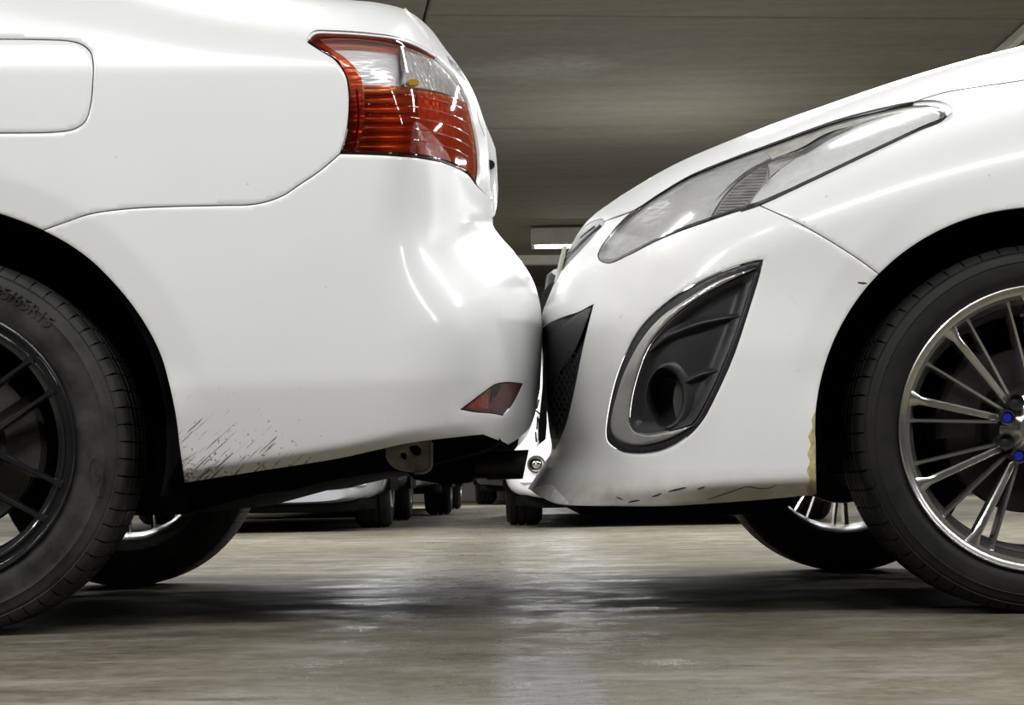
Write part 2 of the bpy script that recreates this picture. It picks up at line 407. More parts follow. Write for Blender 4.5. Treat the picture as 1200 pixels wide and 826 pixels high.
YC = {}
def panel(name, parent, F, pieces, mat, holes=(), outl=None, yc=None, gap=0.7, sp=5.0, lip=0.012, off=0.0,
          chamfer=0.0012, frame=(-25, 1225), smooth=True, wloc=None, step=3.0, mirror=None, back=False, ends=None):
    poly, fl = build_poly(pieces, outl, step)
    if gap: poly = inset(poly, gap, fl)
    hs = [inset(build_poly(h, None, step)[0], -gap) if gap else build_poly(h, None, step)[0] for h in holes]
    loops = [poly]+hs; flags = [fl]+[np.zeros(len(h), bool) for h in hs]
    bp = np.vstack(loops)
    lo, hi = poly.min(0), poly.max(0)
    def grid(x0, x1, y0, y1, s):
        xs = np.arange(x0+s/2, x1, s); ys = np.arange(y0+s/2, y1, s)
        if len(xs) == 0 or len(ys) == 0: return np.zeros((0, 2))
        g = np.stack(np.meshgrid(xs, ys), -1); g[1::2, :, 0] += s/2
        return g.reshape(-1, 2)
    fx0, fx1 = max(lo[0], frame[0]), min(hi[0], frame[1])
    fy0 = max(lo[1], -25)
    gs = []
    if fx1 > fx0: gs.append(grid(fx0, fx1, fy0, hi[1], sp))
    if lo[0] < frame[0]: gs.append(grid(lo[0], frame[0], lo[1], hi[1], 24))
    if hi[0] > frame[1]: gs.append(grid(frame[1], hi[0], lo[1], hi[1], 24))
    if lo[1] < -25 and fx1 > fx0: gs.append(grid(fx0, fx1, lo[1], -25, 24))
    g = np.vstack(gs) if gs else np.zeros((0, 2))
    def ok(pts, mind, mo):
        if not len(pts): return pts
        k = inside(pts, poly)
        for h in hs: k &= ~inside(pts, h)
        pts = pts[k]
        if not len(pts): return pts
        dm = np.full(len(pts), 1e9)
        for lp, f in zip(loops, flags):
            d, i, _ = seg_dist(pts, lp)
            on = f[i] & f[(i+1) % len(lp)]
            lim = np.where(on, mo, mind)
            dm = np.minimum(dm, d-lim)
        return pts[dm > 0]
    has_o = fl.any()
    g = ok(g, sp*0.55, 12.0 if has_o else sp*0.55)
    extra = []
    if chamfer:
        for lp, f in zip(loops, flags):
            q = inset(lp, 1.5 if lp is poly else -1.5)
            q = q[~f]; extra.append(ok(q, 1.0, 1.0))
    if has_o:
        idx = np.where(fl)[0]
        for k, d in enumerate((0.3, 0.8, 1.6, 2.8, 4.4, 6.6, 9.4)):
            q = inset(poly, d)[fl]; q = q[::1 if k < 4 else 2]
            extra.append(ok(q, 1.0, d*0.8))
    allp = np.vstack([bp]+extra+[g]) if len(extra) or len(g) else bp
    # remove near duplicates
    key = np.round(allp*8).astype(int); _, ui = np.unique(key, axis=0, return_index=True); ui = np.sort(ui)
    nb = len(bp); ui = np.concatenate([np.arange(nb), ui[ui >= nb]])
    allp = allp[ui]
    edges = []; s0 = 0
    for lp in loops:
        n = len(lp); edges += [(s0+i, s0+(i+1) % n) for i in range(n)]; s0 += n
    r = delaunay_2d_cdt([Vector(p) for p in allp], edges, [], 0, 1e-4)
    V = np.array([tuple(v) for v in r[0]]); T = np.array([f for f in r[2]])
    c = V[T].mean(1); k = inside(c, poly)
    for h in hs: k &= ~inside(c, h)
    T = T[k]
    # orientation: face camera (-Y). photo y is down
    a2 = (V[T[:, 1], 0]-V[T[:, 0], 0])*(V[T[:, 2], 1]-V[T[:, 0], 1])-(V[T[:, 2], 0]-V[T[:, 0], 0])*(V[T[:, 1], 1]-V[T[:, 0], 1])
    T[a2 > 0] = T[a2 > 0][:, ::-1]
    # map of input boundary verts to output verts
    mp = {}
    for oi, src in enumerate(r[3]):
        for si in src: mp[si] = oi
    depth = F(V[:, 0], V[:, 1])+off
    bl = []; s0 = 0
    for lp, f in zip(loops, flags):
        ids = [mp[s0+i] for i in range(len(lp))]; bl.append((ids, f)); s0 += len(lp)
    if chamfer:
        for ids, f in bl:
            for i, ff in zip(ids, f):
                if not ff: depth[i] += chamfer
    W3 = P(V[:, 0], V[:, 1], depth)
    verts = list(map(tuple, W3)); faces = [tuple(t) for t in T]
    if lip:
        for ids, f in bl:
            n = len(ids); st = len(verts)
            for i in ids: verts.append((W3[i][0], W3[i][1], W3[i][2]))
            for i in ids: verts.append((W3[i][0], W3[i][1]+lip, W3[i][2]))
            for k2 in range(n):
                k3 = (k2+1) % n
                if f[k2] and f[k3]: continue
                faces.append((st+k2, st+k3, st+n+k3, st+n+k2))
    if back:
        st = len(verts)
        for p in W3: verts.append((p[0], p[1]+lip, p[2]))
        faces += [tuple(i+st for i in t[::-1]) for t in T]
    if has_o and yc is not None:
        # far half is the mirror image about the car's centre plane, joined by flat strips
        n0 = len(verts)
        mv = [(v[0], 2*yc-v[1], v[2]) for v in verts]
        mf = [tuple(i+n0 for i in f[::-1]) for f in faces]
        verts += mv; faces += mf
        ids, f = bl[0]; n = len(ids)
        K = 5; rows = {}
        for k2 in range(n):
            k3 = (k2+1) % n
            if not (f[k2] and f[k3]): continue
            prev = None
            for kk in (k2, k3):
                if kk not in rows:
                    i = ids[kk]; a = np.array(verts[i]); b = np.array(verts[i+n0]); row = [i]
                    for j in range(1, K):
                        verts.append(tuple(a+(b-a)*j/K)); row.append(len(verts)-1)
                    row.append(i+n0); rows[kk] = row
            for j in range(K):
                faces.append((rows[k3][j], rows[k2][j], rows[k2][j+1], rows[k3][j+1]))
    o = mesh_obj(name, verts, faces, mat, parent, wloc, smooth, 50)
    return o
def strip(name, parent, F, line, width, mat, off=-0.0006, thick=0.0006, wfun=None, step=2.0):
    """thin raised band that follows a drawn line on a surface (widths in px)"""
    q = spline(line, step); n = len(q)
    t = np.gradient(q, axis=0); t /= np.hypot(t[:, 0], t[:, 1])[:, None]+1e-9
    nn = np.stack([-t[:, 1], t[:, 0]], 1); s = np.linspace(0, 1, n)
    wd = (width*(wfun(s) if wfun else np.ones(n)))[:, None]/2
    A = q+nn*wd; B = q-nn*wd
    d = F(q[:, 0], q[:, 1])+off
    va, vm, vb = P(A[:, 0], A[:, 1], d+thick), P(q[:, 0], q[:, 1], d), P(B[:, 0], B[:, 1], d+thick)
    v = np.vstack([va, vm, vb, va+[0, .002, 0], vb+[0, .002, 0]]); f = []
    for i in range(n-1):
        f += [(i, i+1, n+i+1, n+i), (n+i, n+i+1, 2*n+i+1, 2*n+i), (i+1, i, 3*n+i, 3*n+i+1), (2*n+i, 2*n+i+1, 4*n+i+1, 4*n+i)]
    return mesh_obj(name, v, f, mat, parent)
def prism(name, parent, pts, y0, y1, mat, bev=0.0, sp=None):
    """drawn side profile (photo px at depth y0) extruded along Y to a solid"""
    q = np.array(pts, float); a = P(q[:, 0], q[:, 1], y0); n = len(q)
    b = a.copy(); b[:, 1] = y1
    if bev:
        c = a.mean(0); ai = a+(c-a)*bev; ai[:, 1] = y0; a2 = a.copy(); a2[:, 1] += 0.004
        v = np.vstack([ai, a2, b]); f = [tuple(range(n))]+[(i, (i+1) % n, n+(i+1) % n, n+i) for i in range(n)]+[(n+i, n+(i+1) % n, 2*n+(i+1) % n, 2*n+i) for i in range(n)]+[tuple(range(2*n, 3*n))[::-1]]
    else:
        v = np.vstack([a, b]); f = [tuple(range(n)), tuple(range(n, 2*n))[::-1]]+[(i, (i+1) % n, n+(i+1) % n, n+i) for i in range(n)]
    return mesh_obj(name, v, f, mat, parent, None, True, 30)

# ------------------------------------------------------------------ structure
YAW = math.radians(6.0)
def rotY(x, y): return (x*math.cos(YAW)-y*math.sin(YAW), x*math.sin(YAW)+y*math.cos(YAW))
def floor_material():
    m = NM('polished_concrete'); vec = m.obj()
    big = m.noise(vec, 0.55, 5, 0.6); mid = m.noise(m.mapping(vec, scale=(1.0, 1.1, 1)), 4.5, 8, 0.75)
    fine = m.noise(vec, 28, 6, 0.75)
    c = m.ramp(mid.outputs[0], [(0.34, (0.060, 0.053, 0.034)), (0.50, (0.125, 0.112, 0.078)), (0.66, (0.21, 0.196, 0.155))])
    c2 = m.ramp(fine.outputs[0], [(0.36, (0.045, 0.040, 0.028)), (0.64, (0.23, 0.215, 0.178))])
    c = m.mix(0.3, c, c2)
    sc = m.noise(m.mapping(m.mapping(vec, rot=(0, 0, 0.12)), scale=(2.2, 7, 1)), 1.0, 10, 0.72)
    c = m.mix(m.rng(sc.outputs[0], 0.53, 0.66, 0.0, 0.6), c, (0.25, 0.242, 0.215))
    c = m.mix(m.rng(sc.outputs[0], 0.47, 0.34, 0.0, 0.7), c, (0.050, 0.046, 0.034))
    c = m.mix(m.rng(big.outputs[0], 0.42, 0.68, 0, 0.5), c, (0.085, 0.076, 0.045))
    # worn remains of a painted bay line running away from the camera
    sx = m.n('ShaderNodeSeparateXYZ'); m.l(vec, sx.inputs[0])
    ed = m.noise(m.mapping(vec, scale=(1, 3.0, 1)), 26, 5, 0.7)
    e = m.math('MULTIPLY', m.math('SUBTRACT', ed.outputs[0], 0.5), 0.11)
    x = m.math('ADD', sx.outputs[0], e); y = m.math('ADD', sx.outputs[1], m.math('MULTIPLY', e, 1.5))
    inx = m.math('MULTIPLY', m.math('GREATER_THAN', x, -0.022), m.math('LESS_THAN', x, 0.094))
    iny = m.math('LESS_THAN', y, 2.50)
    wear = m.math('GREATER_THAN', m.noise(m.mapping(vec, scale=(1, 4, 1)), 14, 6, 0.8).outputs[0], 0.49)
    pm = m.math('MULTIPLY', m.math('MULTIPLY', inx, iny), wear)
    c = m.mix(m.math('MULTIPLY', pm, 0.6), c, (0.20, 0.205, 0.22))
    m.l(c, m.b.inputs['Base Color'])
    # the lane between the bays is polished by traffic; the bays themselves are dull
    ax = m.math('ABSOLUTE', m.math('ADD', sx.outputs[0], 0.03))
    lane = m.math('MULTIPLY', m.rng(m.math('ADD', ax, m.math('MULTIPLY', m.math('SUBTRACT', sc.outputs[0], 0.5), 0.9)), 0.22, 0.42, 1.0, 0.0), m.rng(mid.outputs[0], 0.38, 0.55, 0.35, 1.0))
    m.l(m.rng(lane, 0.0, 1.0, 0.72, 0.26), m.b.inputs['Roughness'])
    m.l(m.rng(lane, 0.0, 1.0, 0.05, 0.45), m.b.inputs['Specular IOR Level'])
    wv = m.noise(m.mapping(vec, scale=(1, 1, 1)), 18, 4, 0.6)
    m.bump(m.math('ADD', m.math('MULTIPLY', wv.outputs[0], 0.8), m.math('MULTIPLY', fine.outputs[0], 0.2)), 0.35, 0.004)
    return m.m
def ceiling_material():
    m = NM('board_marked_concrete'); vec = m.obj()
    a = m.noise(m.mapping(vec, scale=(0.35, 3.0, 1)), 2.0, 6, 0.65); b = m.noise(vec, 12, 6, 0.7)
    c = m.ramp(a.outputs[0], [(0.30, (0.17, 0.158, 0.122)), (0.70, (0.24, 0.225, 0.175))])
    c = m.mix(0.25, c, m.ramp(b.outputs[0], [(0.3, (0.15, 0.143, 0.115)), (0.7, (0.29, 0.277, 0.235))]))
    # chalky water stain
    wx = m.noise(vec, 1.6, 4, 0.6)
    off = m.n('ShaderNodeVectorMath'); off.operation = 'SCALE'; m.l(wx.outputs['Color'], off.inputs[0]); off.inputs['Scale'].default_value = 0.9
    ad = m.n('ShaderNodeVectorMath'); ad.operation = 'ADD'; m.l(vec, ad.inputs[0]); m.l(off.outputs[0], ad.inputs[1])
    mp = m.mapping(ad.outputs[0], loc=(-0.2/0.75*1.0, 0, 0), scale=(1, 1, 1))
    sx = m.n('ShaderNodeSeparateXYZ'); m.l(ad.outputs[0], sx.inputs[0])
    dx = m.math('MULTIPLY', m.math('SUBTRACT', sx.outputs[0], 0.62), 1.9); dy = m.math('MULTIPLY', m.math('SUBTRACT', sx.outputs[1], 11.05), 2.6)
    d = m.math('SQRT', m.math('ADD', m.math('POWER', dx, 2.0), m.math('POWER', dy, 2.0)))
    st = m.math('MULTIPLY', m.rng(d, 0.25, 1.0, 1.0, 0.0), m.rng(b.outputs[0], 0.3, 0.7, 0.3, 1.0))
    c = m.mix(m.math('MULTIPLY', st, 0.75, True), c, (0.40, 0.39, 0.34))
    m.l(c, m.b.inputs['Base Color']); m.set(Roughness=0.8, Specular_IOR_Level=0.2); m.bump(b.outputs[0], 0.3, 0.004)
    return m.m
M['floor'] = floor_material(); M['ceiling'] = ceiling_material()
M['wall'] = plain('dull_painted_concrete', (0.22, 0.21, 0.185), 0.8, nscale=2.0, namp=0.15)
M['wall_pale'] = plain('pale_painted_concrete', (0.62, 0.62, 0.58), 0.7, nscale=2.0, namp=0.08)

b = MB(); b.add([(-24, -14, 0), (24, -14, 0), (24, 27, 0), (-24, 27, 0), (-24, -14, -0.2), (24, -14, -0.2), (24, 27, -0.2), (-24, 27, -0.2)],
                [(0, 1, 2, 3), (7, 6, 5, 4), (0, 4, 5, 1), (1, 5, 6, 2), (2, 6, 7, 3), (3, 7, 4, 0)])
fl = b.build('floor', M['floor'], smooth=False); tag(fl, kind='structure')
# ceiling: cast slabs with recessed joints
ceil = MB().box((0, 4, CEIL_Z+0.17), (48, 40, 0.1), YAW).build('ceiling', M['ceiling'], smooth=False); tag(ceil, kind='structure')
rows = [-12, -9, -6, -3, 0.1, 3.2, 6.3, 9.35, 12.35, 16.6, 19.6, 22.4]
xs = [-22 + 5.0*i + 2.6 for i in range(10)]
for j in range(len(rows)-1):
    for i in range(9):
        x0, x1, y0, y1 = xs[i], xs[i+1], rows[j], rows[j+1]
        cx, cy = rotY((x0+x1)/2, (y0+y1)/2)
        dz = random.uniform(0, 0.008)
        MB().box((cx, cy, CEIL_Z+0.06+dz), (x1-x0-0.012, y1-y0-0.02, 0.12), YAW, 0.008).build('ceiling_slab', M['ceiling'], ceil, smooth=False)
def wall(name, c, size, mat, rz=YAW):
    cx, cy = rotY(c[0], c[1])
    return tag(MB().box((cx, cy, c[2]), size, rz).build(name, mat, smooth=False), kind='structure')
wall('wall_back', (0, 22.5, 1.35), (46, 0.3, 2.7), M['wall'])
wall('wall_front', (0, -9.2, 1.35), (46, 0.3, 2.7), M['wall_pale'])
wall('wall_left', (-17, 6, 1.35), (0.3, 34, 2.7), M['wall'])
wall('wall_right', (17, 6, 1.35), (0.3, 34, 2.7), M['wall'])
wall('trim_1', (0, 19.3, 2.455), (34, 0.12, 0.09), M['batten'])
MB().box((2.66, 11.2, 2.475), (0.045, 7.0, 0.05), 0, 0.004).build('cable_trunking', M['conduit'])
tag(bpy.data.objects['cable_trunking'], 'pale grey cable trunking on the ceiling above the right car bonnet', 'trunking')

# battens
m = NM('lit_fluorescent_tube'); m.set(Base_Color=(0.9, 0.9, 0.88), Emission_Color=(1.0, 0.98, 0.93), Emission_Strength=22.0); M['tube'] = m.m
def batten(x, y, ll, first):
    r = empty('ceiling_light', (x, y, 2.3), 'white fluorescent batten ceiling light with lit tube, above the gap between the bonnets' if first else 'white fluorescent batten ceiling light out of view', 'light',
              None if first else 'battens outside the view')
    MB().box((x, y, 2.405), (ll+0.06, 0.11, 0.15), 0, 0.006).build('housing', M['batten'], r)
    MB().tube([(x-ll/2, y, 2.317), (x+ll/2, y, 2.317)], 0.014, 10).build('tube', M['tube'], r)
    for s in (-1, 1): MB().box((x+s*(ll/2+0.01), y, 2.317), (0.03, 0.03, 0.035)).build('lamp_holder', M['batten'], r)
for (lx, ly, ll, wt) in LAMPS[-2:-1]:
    batten(lx, ly, ll, abs(lx-0.99) < 0.01 and ly > 15)

# ------------------------------------------------------------------ wheels
def lathe(profile, n, ang=None):
    """profile [(y, r)] spun about the Y axis; outer face at y=0"""
    ang = ang if ang is not None else [2*PI*i/n for i in range(n)]
    n = len(ang); v = []; f = []
    for (y, r) in profile: v += [(r*math.cos(a), y, r*math.sin(a)) for a in ang]
    for i in range(len(profile)-1):
        for k in range(n): f.append((i*n+k, i*n+(k+1) % n, (i+1)*n+(k+1) % n, (i+1)*n+k))
    return v, f
def tyre_mesh(R, rl, W, shoulder, pitches, groove=0.004):
    # (y, r, lateral_groove?) across the section
    h = R-rl
    prof = [(0.020, rl-0.012, 0), (0.010, rl-0.004, 0), (0.004, rl+0.006, 0), (0.0035, rl+0.009, 0), (0.0018, rl+0.011, 0), (0.0008, rl+h*0.28, 0), (0.0, rl+h*0.45, 0),
            (0.0005, rl+h*0.55, 0), (-0.0006, rl+h*0.57, 0), (0.0012, rl+h*0.60, 0), (0.003, rl+h*0.72, 0), (0.005, rl+h*0.78, 0), (0.0062, rl+h*0.79, 0), (0.0055, rl+h*0.815, 0),
            (0.008, rl+h*0.86, 2), (0.010, R-0.0075, 2), (0.013, R-0.0045, 1), (0.019, R-0.0015, 1), (0.028, R, 1), (0.040, R+0.0004, 1), (0.0415, R-0.006, 0), (0.048, R-0.006, 0), (0.0495, R+.0005, 1)]
    y = 0.0495
    while y < W-0.06:
        y2 = min(y+0.024, W-0.052); prof += [(y2, R+0.0005, 1), (y2+0.0015, R-0.006, 0), (y2+0.008, R-0.006, 0), (y2+0.0095, R+0.0004, 1)]; y = y2+0.0095
    prof += [(W-0.03, R, 1), (W-0.019, R-0.0015, 1), (W-0.012, R-0.005, 0), (W-0.004, rl+h*0.7, 0), (W, rl+h*0.45, 0), (W-0.004, rl, 0), (W-0.02, rl-0.012, 0)]
    fr = [0.0, 0.02, 0.03, 0.11, 0.12, 0.14, 0.55]
    ang = [2*PI*(p+x)/pitches for p in range(pitches) for x in fr]
    n = len(ang); v = []; f = []
    for (yy, r, g) in prof:
        for k, a in enumerate(ang):
            q = k % 7
            rr, y3 = r, yy
            if g and q in (2, 3): rr = r-(groove if g == 1 else 0.0012); y3 = yy+(0.0 if g == 1 else 0.0018)
            v.append((rr*math.cos(a), y3, rr*math.sin(a)))
    for i in range(len(prof)-1):
        for k in range(n): f.append((i*n+k, i*n+(k+1) % n, (i+1)*n+(k+1) % n, (i+1)*n+k))
    return v, f
def off_v(v, c): return [(p[0]+c[0], p[1]+c[1], p[2]+c[2]) for p in v]
def rotate_parts(root, rz): root.rotation_euler.z = rz

def arc_text(txt, size, radius, a0, depth=0.0007):
    """raised letters round the sidewall; returns verts, faces in wheel axes (text top pointing outward)"""
    cu = bpy.data.curves.new('t', 'FONT'); cu.body = txt; cu.size = size; cu.extrude = depth; cu.resolution_u = 2
    o = bpy.data.objects.new('t', cu); COL.objects.link(o)
    bpy.context.view_layer.update()
    me = bpy.data.meshes.new_from_object(o.evaluated_get(bpy.context.evaluated_depsgraph_get()))
    v = []
    for q in me.vertices:
        a = a0-q.co.x/radius; r = radius+q.co.y
        v.append((r*math.cos(a), -q.co.z, r*math.sin(a)))
    f = [tuple(p.vertices) for p in me.polygons]
    bpy.data.objects.remove(o); bpy.data.meshes.remove(me)
    return v, f

def spoke_mesh(a_rim, a_hub, r_rim, r_hub, w_rim, w_hub, y_rim, y_hub, thick=0.03, crown=0.004):
    p0 = Vector((math.cos(a_rim)*r_rim, y_rim, math.sin(a_rim)*r_rim)); p1 = Vector((math.cos(a_hub)*r_hub, y_hub, math.sin(a_hub)*r_hub))
    v = []; f = []; K = 8
    d = (p1-p0).normalized(); side = Vector((0, 1, 0)).cross(d).normalized()
    for i in range(K+1):
        t = i/K; c = p0.lerp(p1, t); c.y = y_rim+(y_hub-y_rim)*(t**1.3)
        fl = 1.0 if t > 0.12 else 1+1.1*((0.12-t)/0.12)**2
        ww = (w_rim+(w_hub-w_rim)*t)*fl/2; cr = crown
        for (s, y) in ((-1.0, cr), (-0.55, 0.0), (0.55, 0.0), (1.0, cr), (0.8, thick), (-0.8, thick)):
            q = c+side*s*ww; v.append((q.x, q.y+y, q.z))
    for i in range(K):
        for k in range(6): f.append((i*6+k, i*6+(k+1) % 6, (i+1)*6+(k+1) % 6, (i+1)*6+k))
    f += [tuple(range(6))[::-1], tuple(K*6+k for k in range(6))]
    return v, f

MESHCACHE = {}
def add_mesh_part(name, key, vf, mat, parent, wloc, sharp=35, smooth=True):
    """vf in local axes; mesh data shared by key"""
    if key not in MESHCACHE:
        o = mesh_obj(name, [(p[0]+wloc[0], p[1]+wloc[1], p[2]+wloc[2]) for p in vf[0]], vf[1], mat, parent, wloc, smooth, sharp)
        MESHCACHE[key] = o.data
        return o
    return link(bpy.data.objects.new(name, MESHCACHE[key]), parent, wloc)
def mirror_y(vf): return [(p[0], -p[1], p[2]) for p in vf[0]], [tuple(f[::-1]) for f in vf[1]]

def build_wheel(style, parent, c, far=False, spin=0.0):
    """c = world centre of the wheel's outer face; far wheels point the other way"""
    s = 'L' if style == 'left' else 'R'
    if s == 'L': R, rl, W = 0.300, 0.218, 0.185
    else: R, rl, W = 0.298, 0.231, 0.20
    mm = mirror_y if far else (lambda q: q)
    tag_ = s+('f' if far else 'n')
    if s == 'L':
        rimp = [(0.012, rl-0.002), (0.0, rl), (-0.001, rl-0.002), (0.002, rl-0.006), (0.008, rl-0.009), (0.0085, rl-0.016), (0.004, rl-0.018), (0.004, rl-0.021), (0.012, rl-0.024), (0.014, rl-0.030), (0.03, rl-0.034)]
        rm = M['gloss_black']
    else:
        rimp = [(0.012, rl-0.002), (0.0, rl), (-0.001, rl-0.002), (0.0015, rl-0.006), (0.005, rl-0.010), (0.0055, rl-0.013), (0.011, rl-0.0145), (0.011, rl-0.019), (0.014, rl-0.021), (0.022, rl-0.024), (0.03, rl-0.029)]
        rm = M['hyper']
    rim = add_mesh_part('wheel', tag_+'rim', mm(lathe(rimp, 160)), rm, parent, c, 40)
    bar = [(0.03, rl-0.03), (0.05, rl-0.034), (0.09, rl-0.042), (W-0.03, rl-0.03), (W-0.01, rl-0.008), (W-0.006, rl), (W-0.012, rl+0.001)]
    add_mesh_part('rim_barrel', tag_+'bar', mm(lathe(bar, 96)), M['silver_barrel'] if (s == 'R') != far else M['barrel'], rim, c, 40)  # far right barrel gets the dark metal to stand for its shade
    add_mesh_part('tyre', tag_+'tyre', mm(tyre_mesh(R, rl, W, 0, 68 if s == 'L' else 60, 0.008 if s == 'L' else 0.0045)), M['tyre_dusty'] if s == 'L' else M['tyre'], rim, c, 38)
    A = math.radians
    if s == 'L':
        for k in range(6):
            for sgn in (-1, 1):
                am = A(32+60*k+1.2+spin)
                # near-parallel pair, 0.056 m apart
                ar = am+sgn*A(8.4); ah = am+sgn*A(31)
                add_mesh_part('spoke', tag_+'sp%d%d' % (k, sgn), mm(spoke_mesh(ar, ah, rl-0.014, 0.055, 0.008, 0.014, 0.004, 0.024, 0.028, 0.005)), rm, rim, c, 30)
        hub = [(0.030, 0.0), (0.020, 0.028), (0.022, 0.034), (0.024, 0.06), (0.03, 0.075), (0.06, 0.078)]
    else:
        for k in range(5):
            b0 = 31+72*k+spin
            for (d_, wide, dh) in ((0, 0, 0), (17, 1, 9), (-17, 1, -9), (26.5, 0, 13), (-26.5, 0, -13)):
                a = A(180-(b0+d_)); ah = A(180-(b0+dh*1.35))
                wr, wh = (0.0135, 0.010) if wide else (0.0065, 0.008)
                add_mesh_part('spoke', tag_+'sp%d%d' % (k, d_), mm(spoke_mesh(a, ah, rl-0.012, 0.052, wr, wh, 0.008 if wide else 0.014, 0.040, 0.035, 0.006 if not wide else 0.002)), rm, rim, c, 25)
        hub = [(0.030, 0.0), (0.030, 0.028), (0.034, 0.033), (0.040, 0.045), (0.045, 0.058), (0.08, 0.062)]
    add_mesh_part('hub', tag_+'hub', mm(lathe(hub, 64)), rm, rim, c, 35)
    if s == 'R':
        for k in range(5):
            a = A(180-(20+72*k)); lx, lz = math.cos(a)*0.055, math.sin(a)*0.055
            v, f = lathe([(0.020, 0.0), (0.020, 0.0075), (0.0225, 0.0095), (0.05, 0.0095)], 24)
            o = add_mesh_part('lug_nut', tag_+'lug%d' % k, mm(([(p[0]+lx, p[1], p[2]+lz) for p in v], f)), M['blue'], rim, c); o['label'] = 'blue lug nut'
            v, f = lathe([(0.030, 0.0095), (0.018, 0.0095), (0.017, 0.0125), (0.022, 0.0140), (0.06, 0.0145)], 24)
            add_mesh_part('lug_collar', tag_+'col%d' % k, mm(([(p[0]+lx, p[1], p[2]+lz) for p in v], f)), M['gloss_black'], rim, c)
            a = A(180-(-21.3+72*k)); lx, lz = math.cos(a)*0.056, math.sin(a)*0.056
            v, f = lathe([(0.030, 0.0), (0.031, 0.009), (0.026, 0.0115), (0.024, 0.013), (0.03, 0.015), (0.06, 0.015)], 24)
            add_mesh_part('hub_socket', tag_+'soc%d' % k, mm(([(p[0]+lx, p[1], p[2]+lz) for p in v], f)), M['black_plastic'], rim, c)
        v, f = lathe([(0.040, 0.0), (0.040, 0.003), (0.044, 0.004), (0.06, 0.004)], 12)
        add_mesh_part('valve_stem', tag_+'valve', mm(([(p[0]-0.02, p[1], p[2]+0.185) for p in v], f)), M['chrome'], rim, c)
    v, f = lathe([(0.065, 0.0), (0.065, 0.07), (0.075, 0.074), (0.088, 0.078), (0.088, 0.135), (0.10, 0.137), (0.112, 0.135), (0.112, 0.0)], 64)
    add_mesh_part('brake_disc', tag_+'disc', mm((v, f)), M['disc'] if (s == 'L' and not far) else M['iron'], rim, c)
    cal = MB()
    a0, a1 = (A(-20), A(32)) if s == 'L' else (A(125), A(185))
    n = 10; vv = []; ff = []
    for i in range(n+1):
        a = a0+(a1-a0)*i/n
        for (rr, yy) in ((0.095, 0.058), (0.15, 0.055), (0.158, 0.065), (0.158, 0.13), (0.095, 0.13)): vv.append((rr*math.cos(a), yy, rr*math.sin(a)))
    for i in range(n):
        for k in range(5): ff.append((i*5+k, i*5+(k+1) % 5, (i+1)*5+(k+1) % 5, (i+1)*5+k))
    ff += [tuple(range(5)), tuple(n*5+k for k in range(5))[::-1]]
    add_mesh_part('brake_caliper', tag_+'cal', mm((vv, ff)), M['iron'], rim, c)
    if s == 'L' and not far:
        v, f = arc_text('185/65R15', 0.027, 0.253, A(72), 0.0014)
        add_mesh_part('raised_lettering', 'Ltxt', ([(p[0], p[1]-0.0004, p[2]) for p in v], f), M['tyre_dusty'], rim, c)
        e = MB(); pts = []
        a = A(-12); cc = Vector((math.cos(a)*0.257, 0, math.sin(a)*0.257)); er = Vector((math.cos(a), 0, math.sin(a))); et = Vector((-math.sin(a), 0, math.cos(a)))
        er2 = er*math.cos(A(18))+et*math.sin(A(18)); et2 = -er*math.sin(A(18))+et*math.cos(A(18))
        for sc in (1.0,):
            pts = [cc+er2*0.0125*math.cos(t)+et2*0.030*math.sin(t) for t in [2*PI*i/40 for i in range(41)]]
            e.tube(pts, 0.0007, 5, False)
        e.tube([cc+et2*(-0.014)+er2*-0.004, cc+et2*0.0+er2*0.005, cc+et2*0.006+er2*-0.004, cc+et2*0.016+er2*0.003], 0.0006, 5)
        for k in range(34):
            a = A(22-0.95*k); rr = 0.276
            e.tube([(math.cos(a)*(rr-0.003), 0.0028, math.sin(a)*(rr-0.003)), (math.cos(a)*(rr+0.002), 0.0034, math.sin(a)*(rr+0.002))], 0.0005, 4)
        add_mesh_part('raised_emblem', 'Loval', (e.v, e.f), M['tyre_dusty'], rim, c)
    return rim

def liner(parent, c, r, y0, y1, a0, a1, zlow):
    """wheel-arch liner: a curved black sheet with a closing wall behind the wheel"""
    n = 48; v = []; f = []
    for i in range(n+1):
        a = a0+(a1-a0)*i/n
        v += [(c[0]+r*math.cos(a), y0, c[2]+r*math.sin(a)), (c[0]+r*math.cos(a), y1, c[2]+r*math.sin(a))]
    for i in range(n): f.append((2*i, 2*i+1, 2*i+3, 2*i+2))
    k = len(v)
    ring = [(c[0]+r*math.cos(a0+(a1-a0)*i/n), y1, max(zlow, c[2]+r*math.sin(a0+(a1-a0)*i/n))) for i in range(n+1)]
    v += ring; f.append(tuple(range(k, k+n+1)))
    return mesh_obj('wheel_arch_liner', v, f, M['underbody'], parent, None, True, 30)

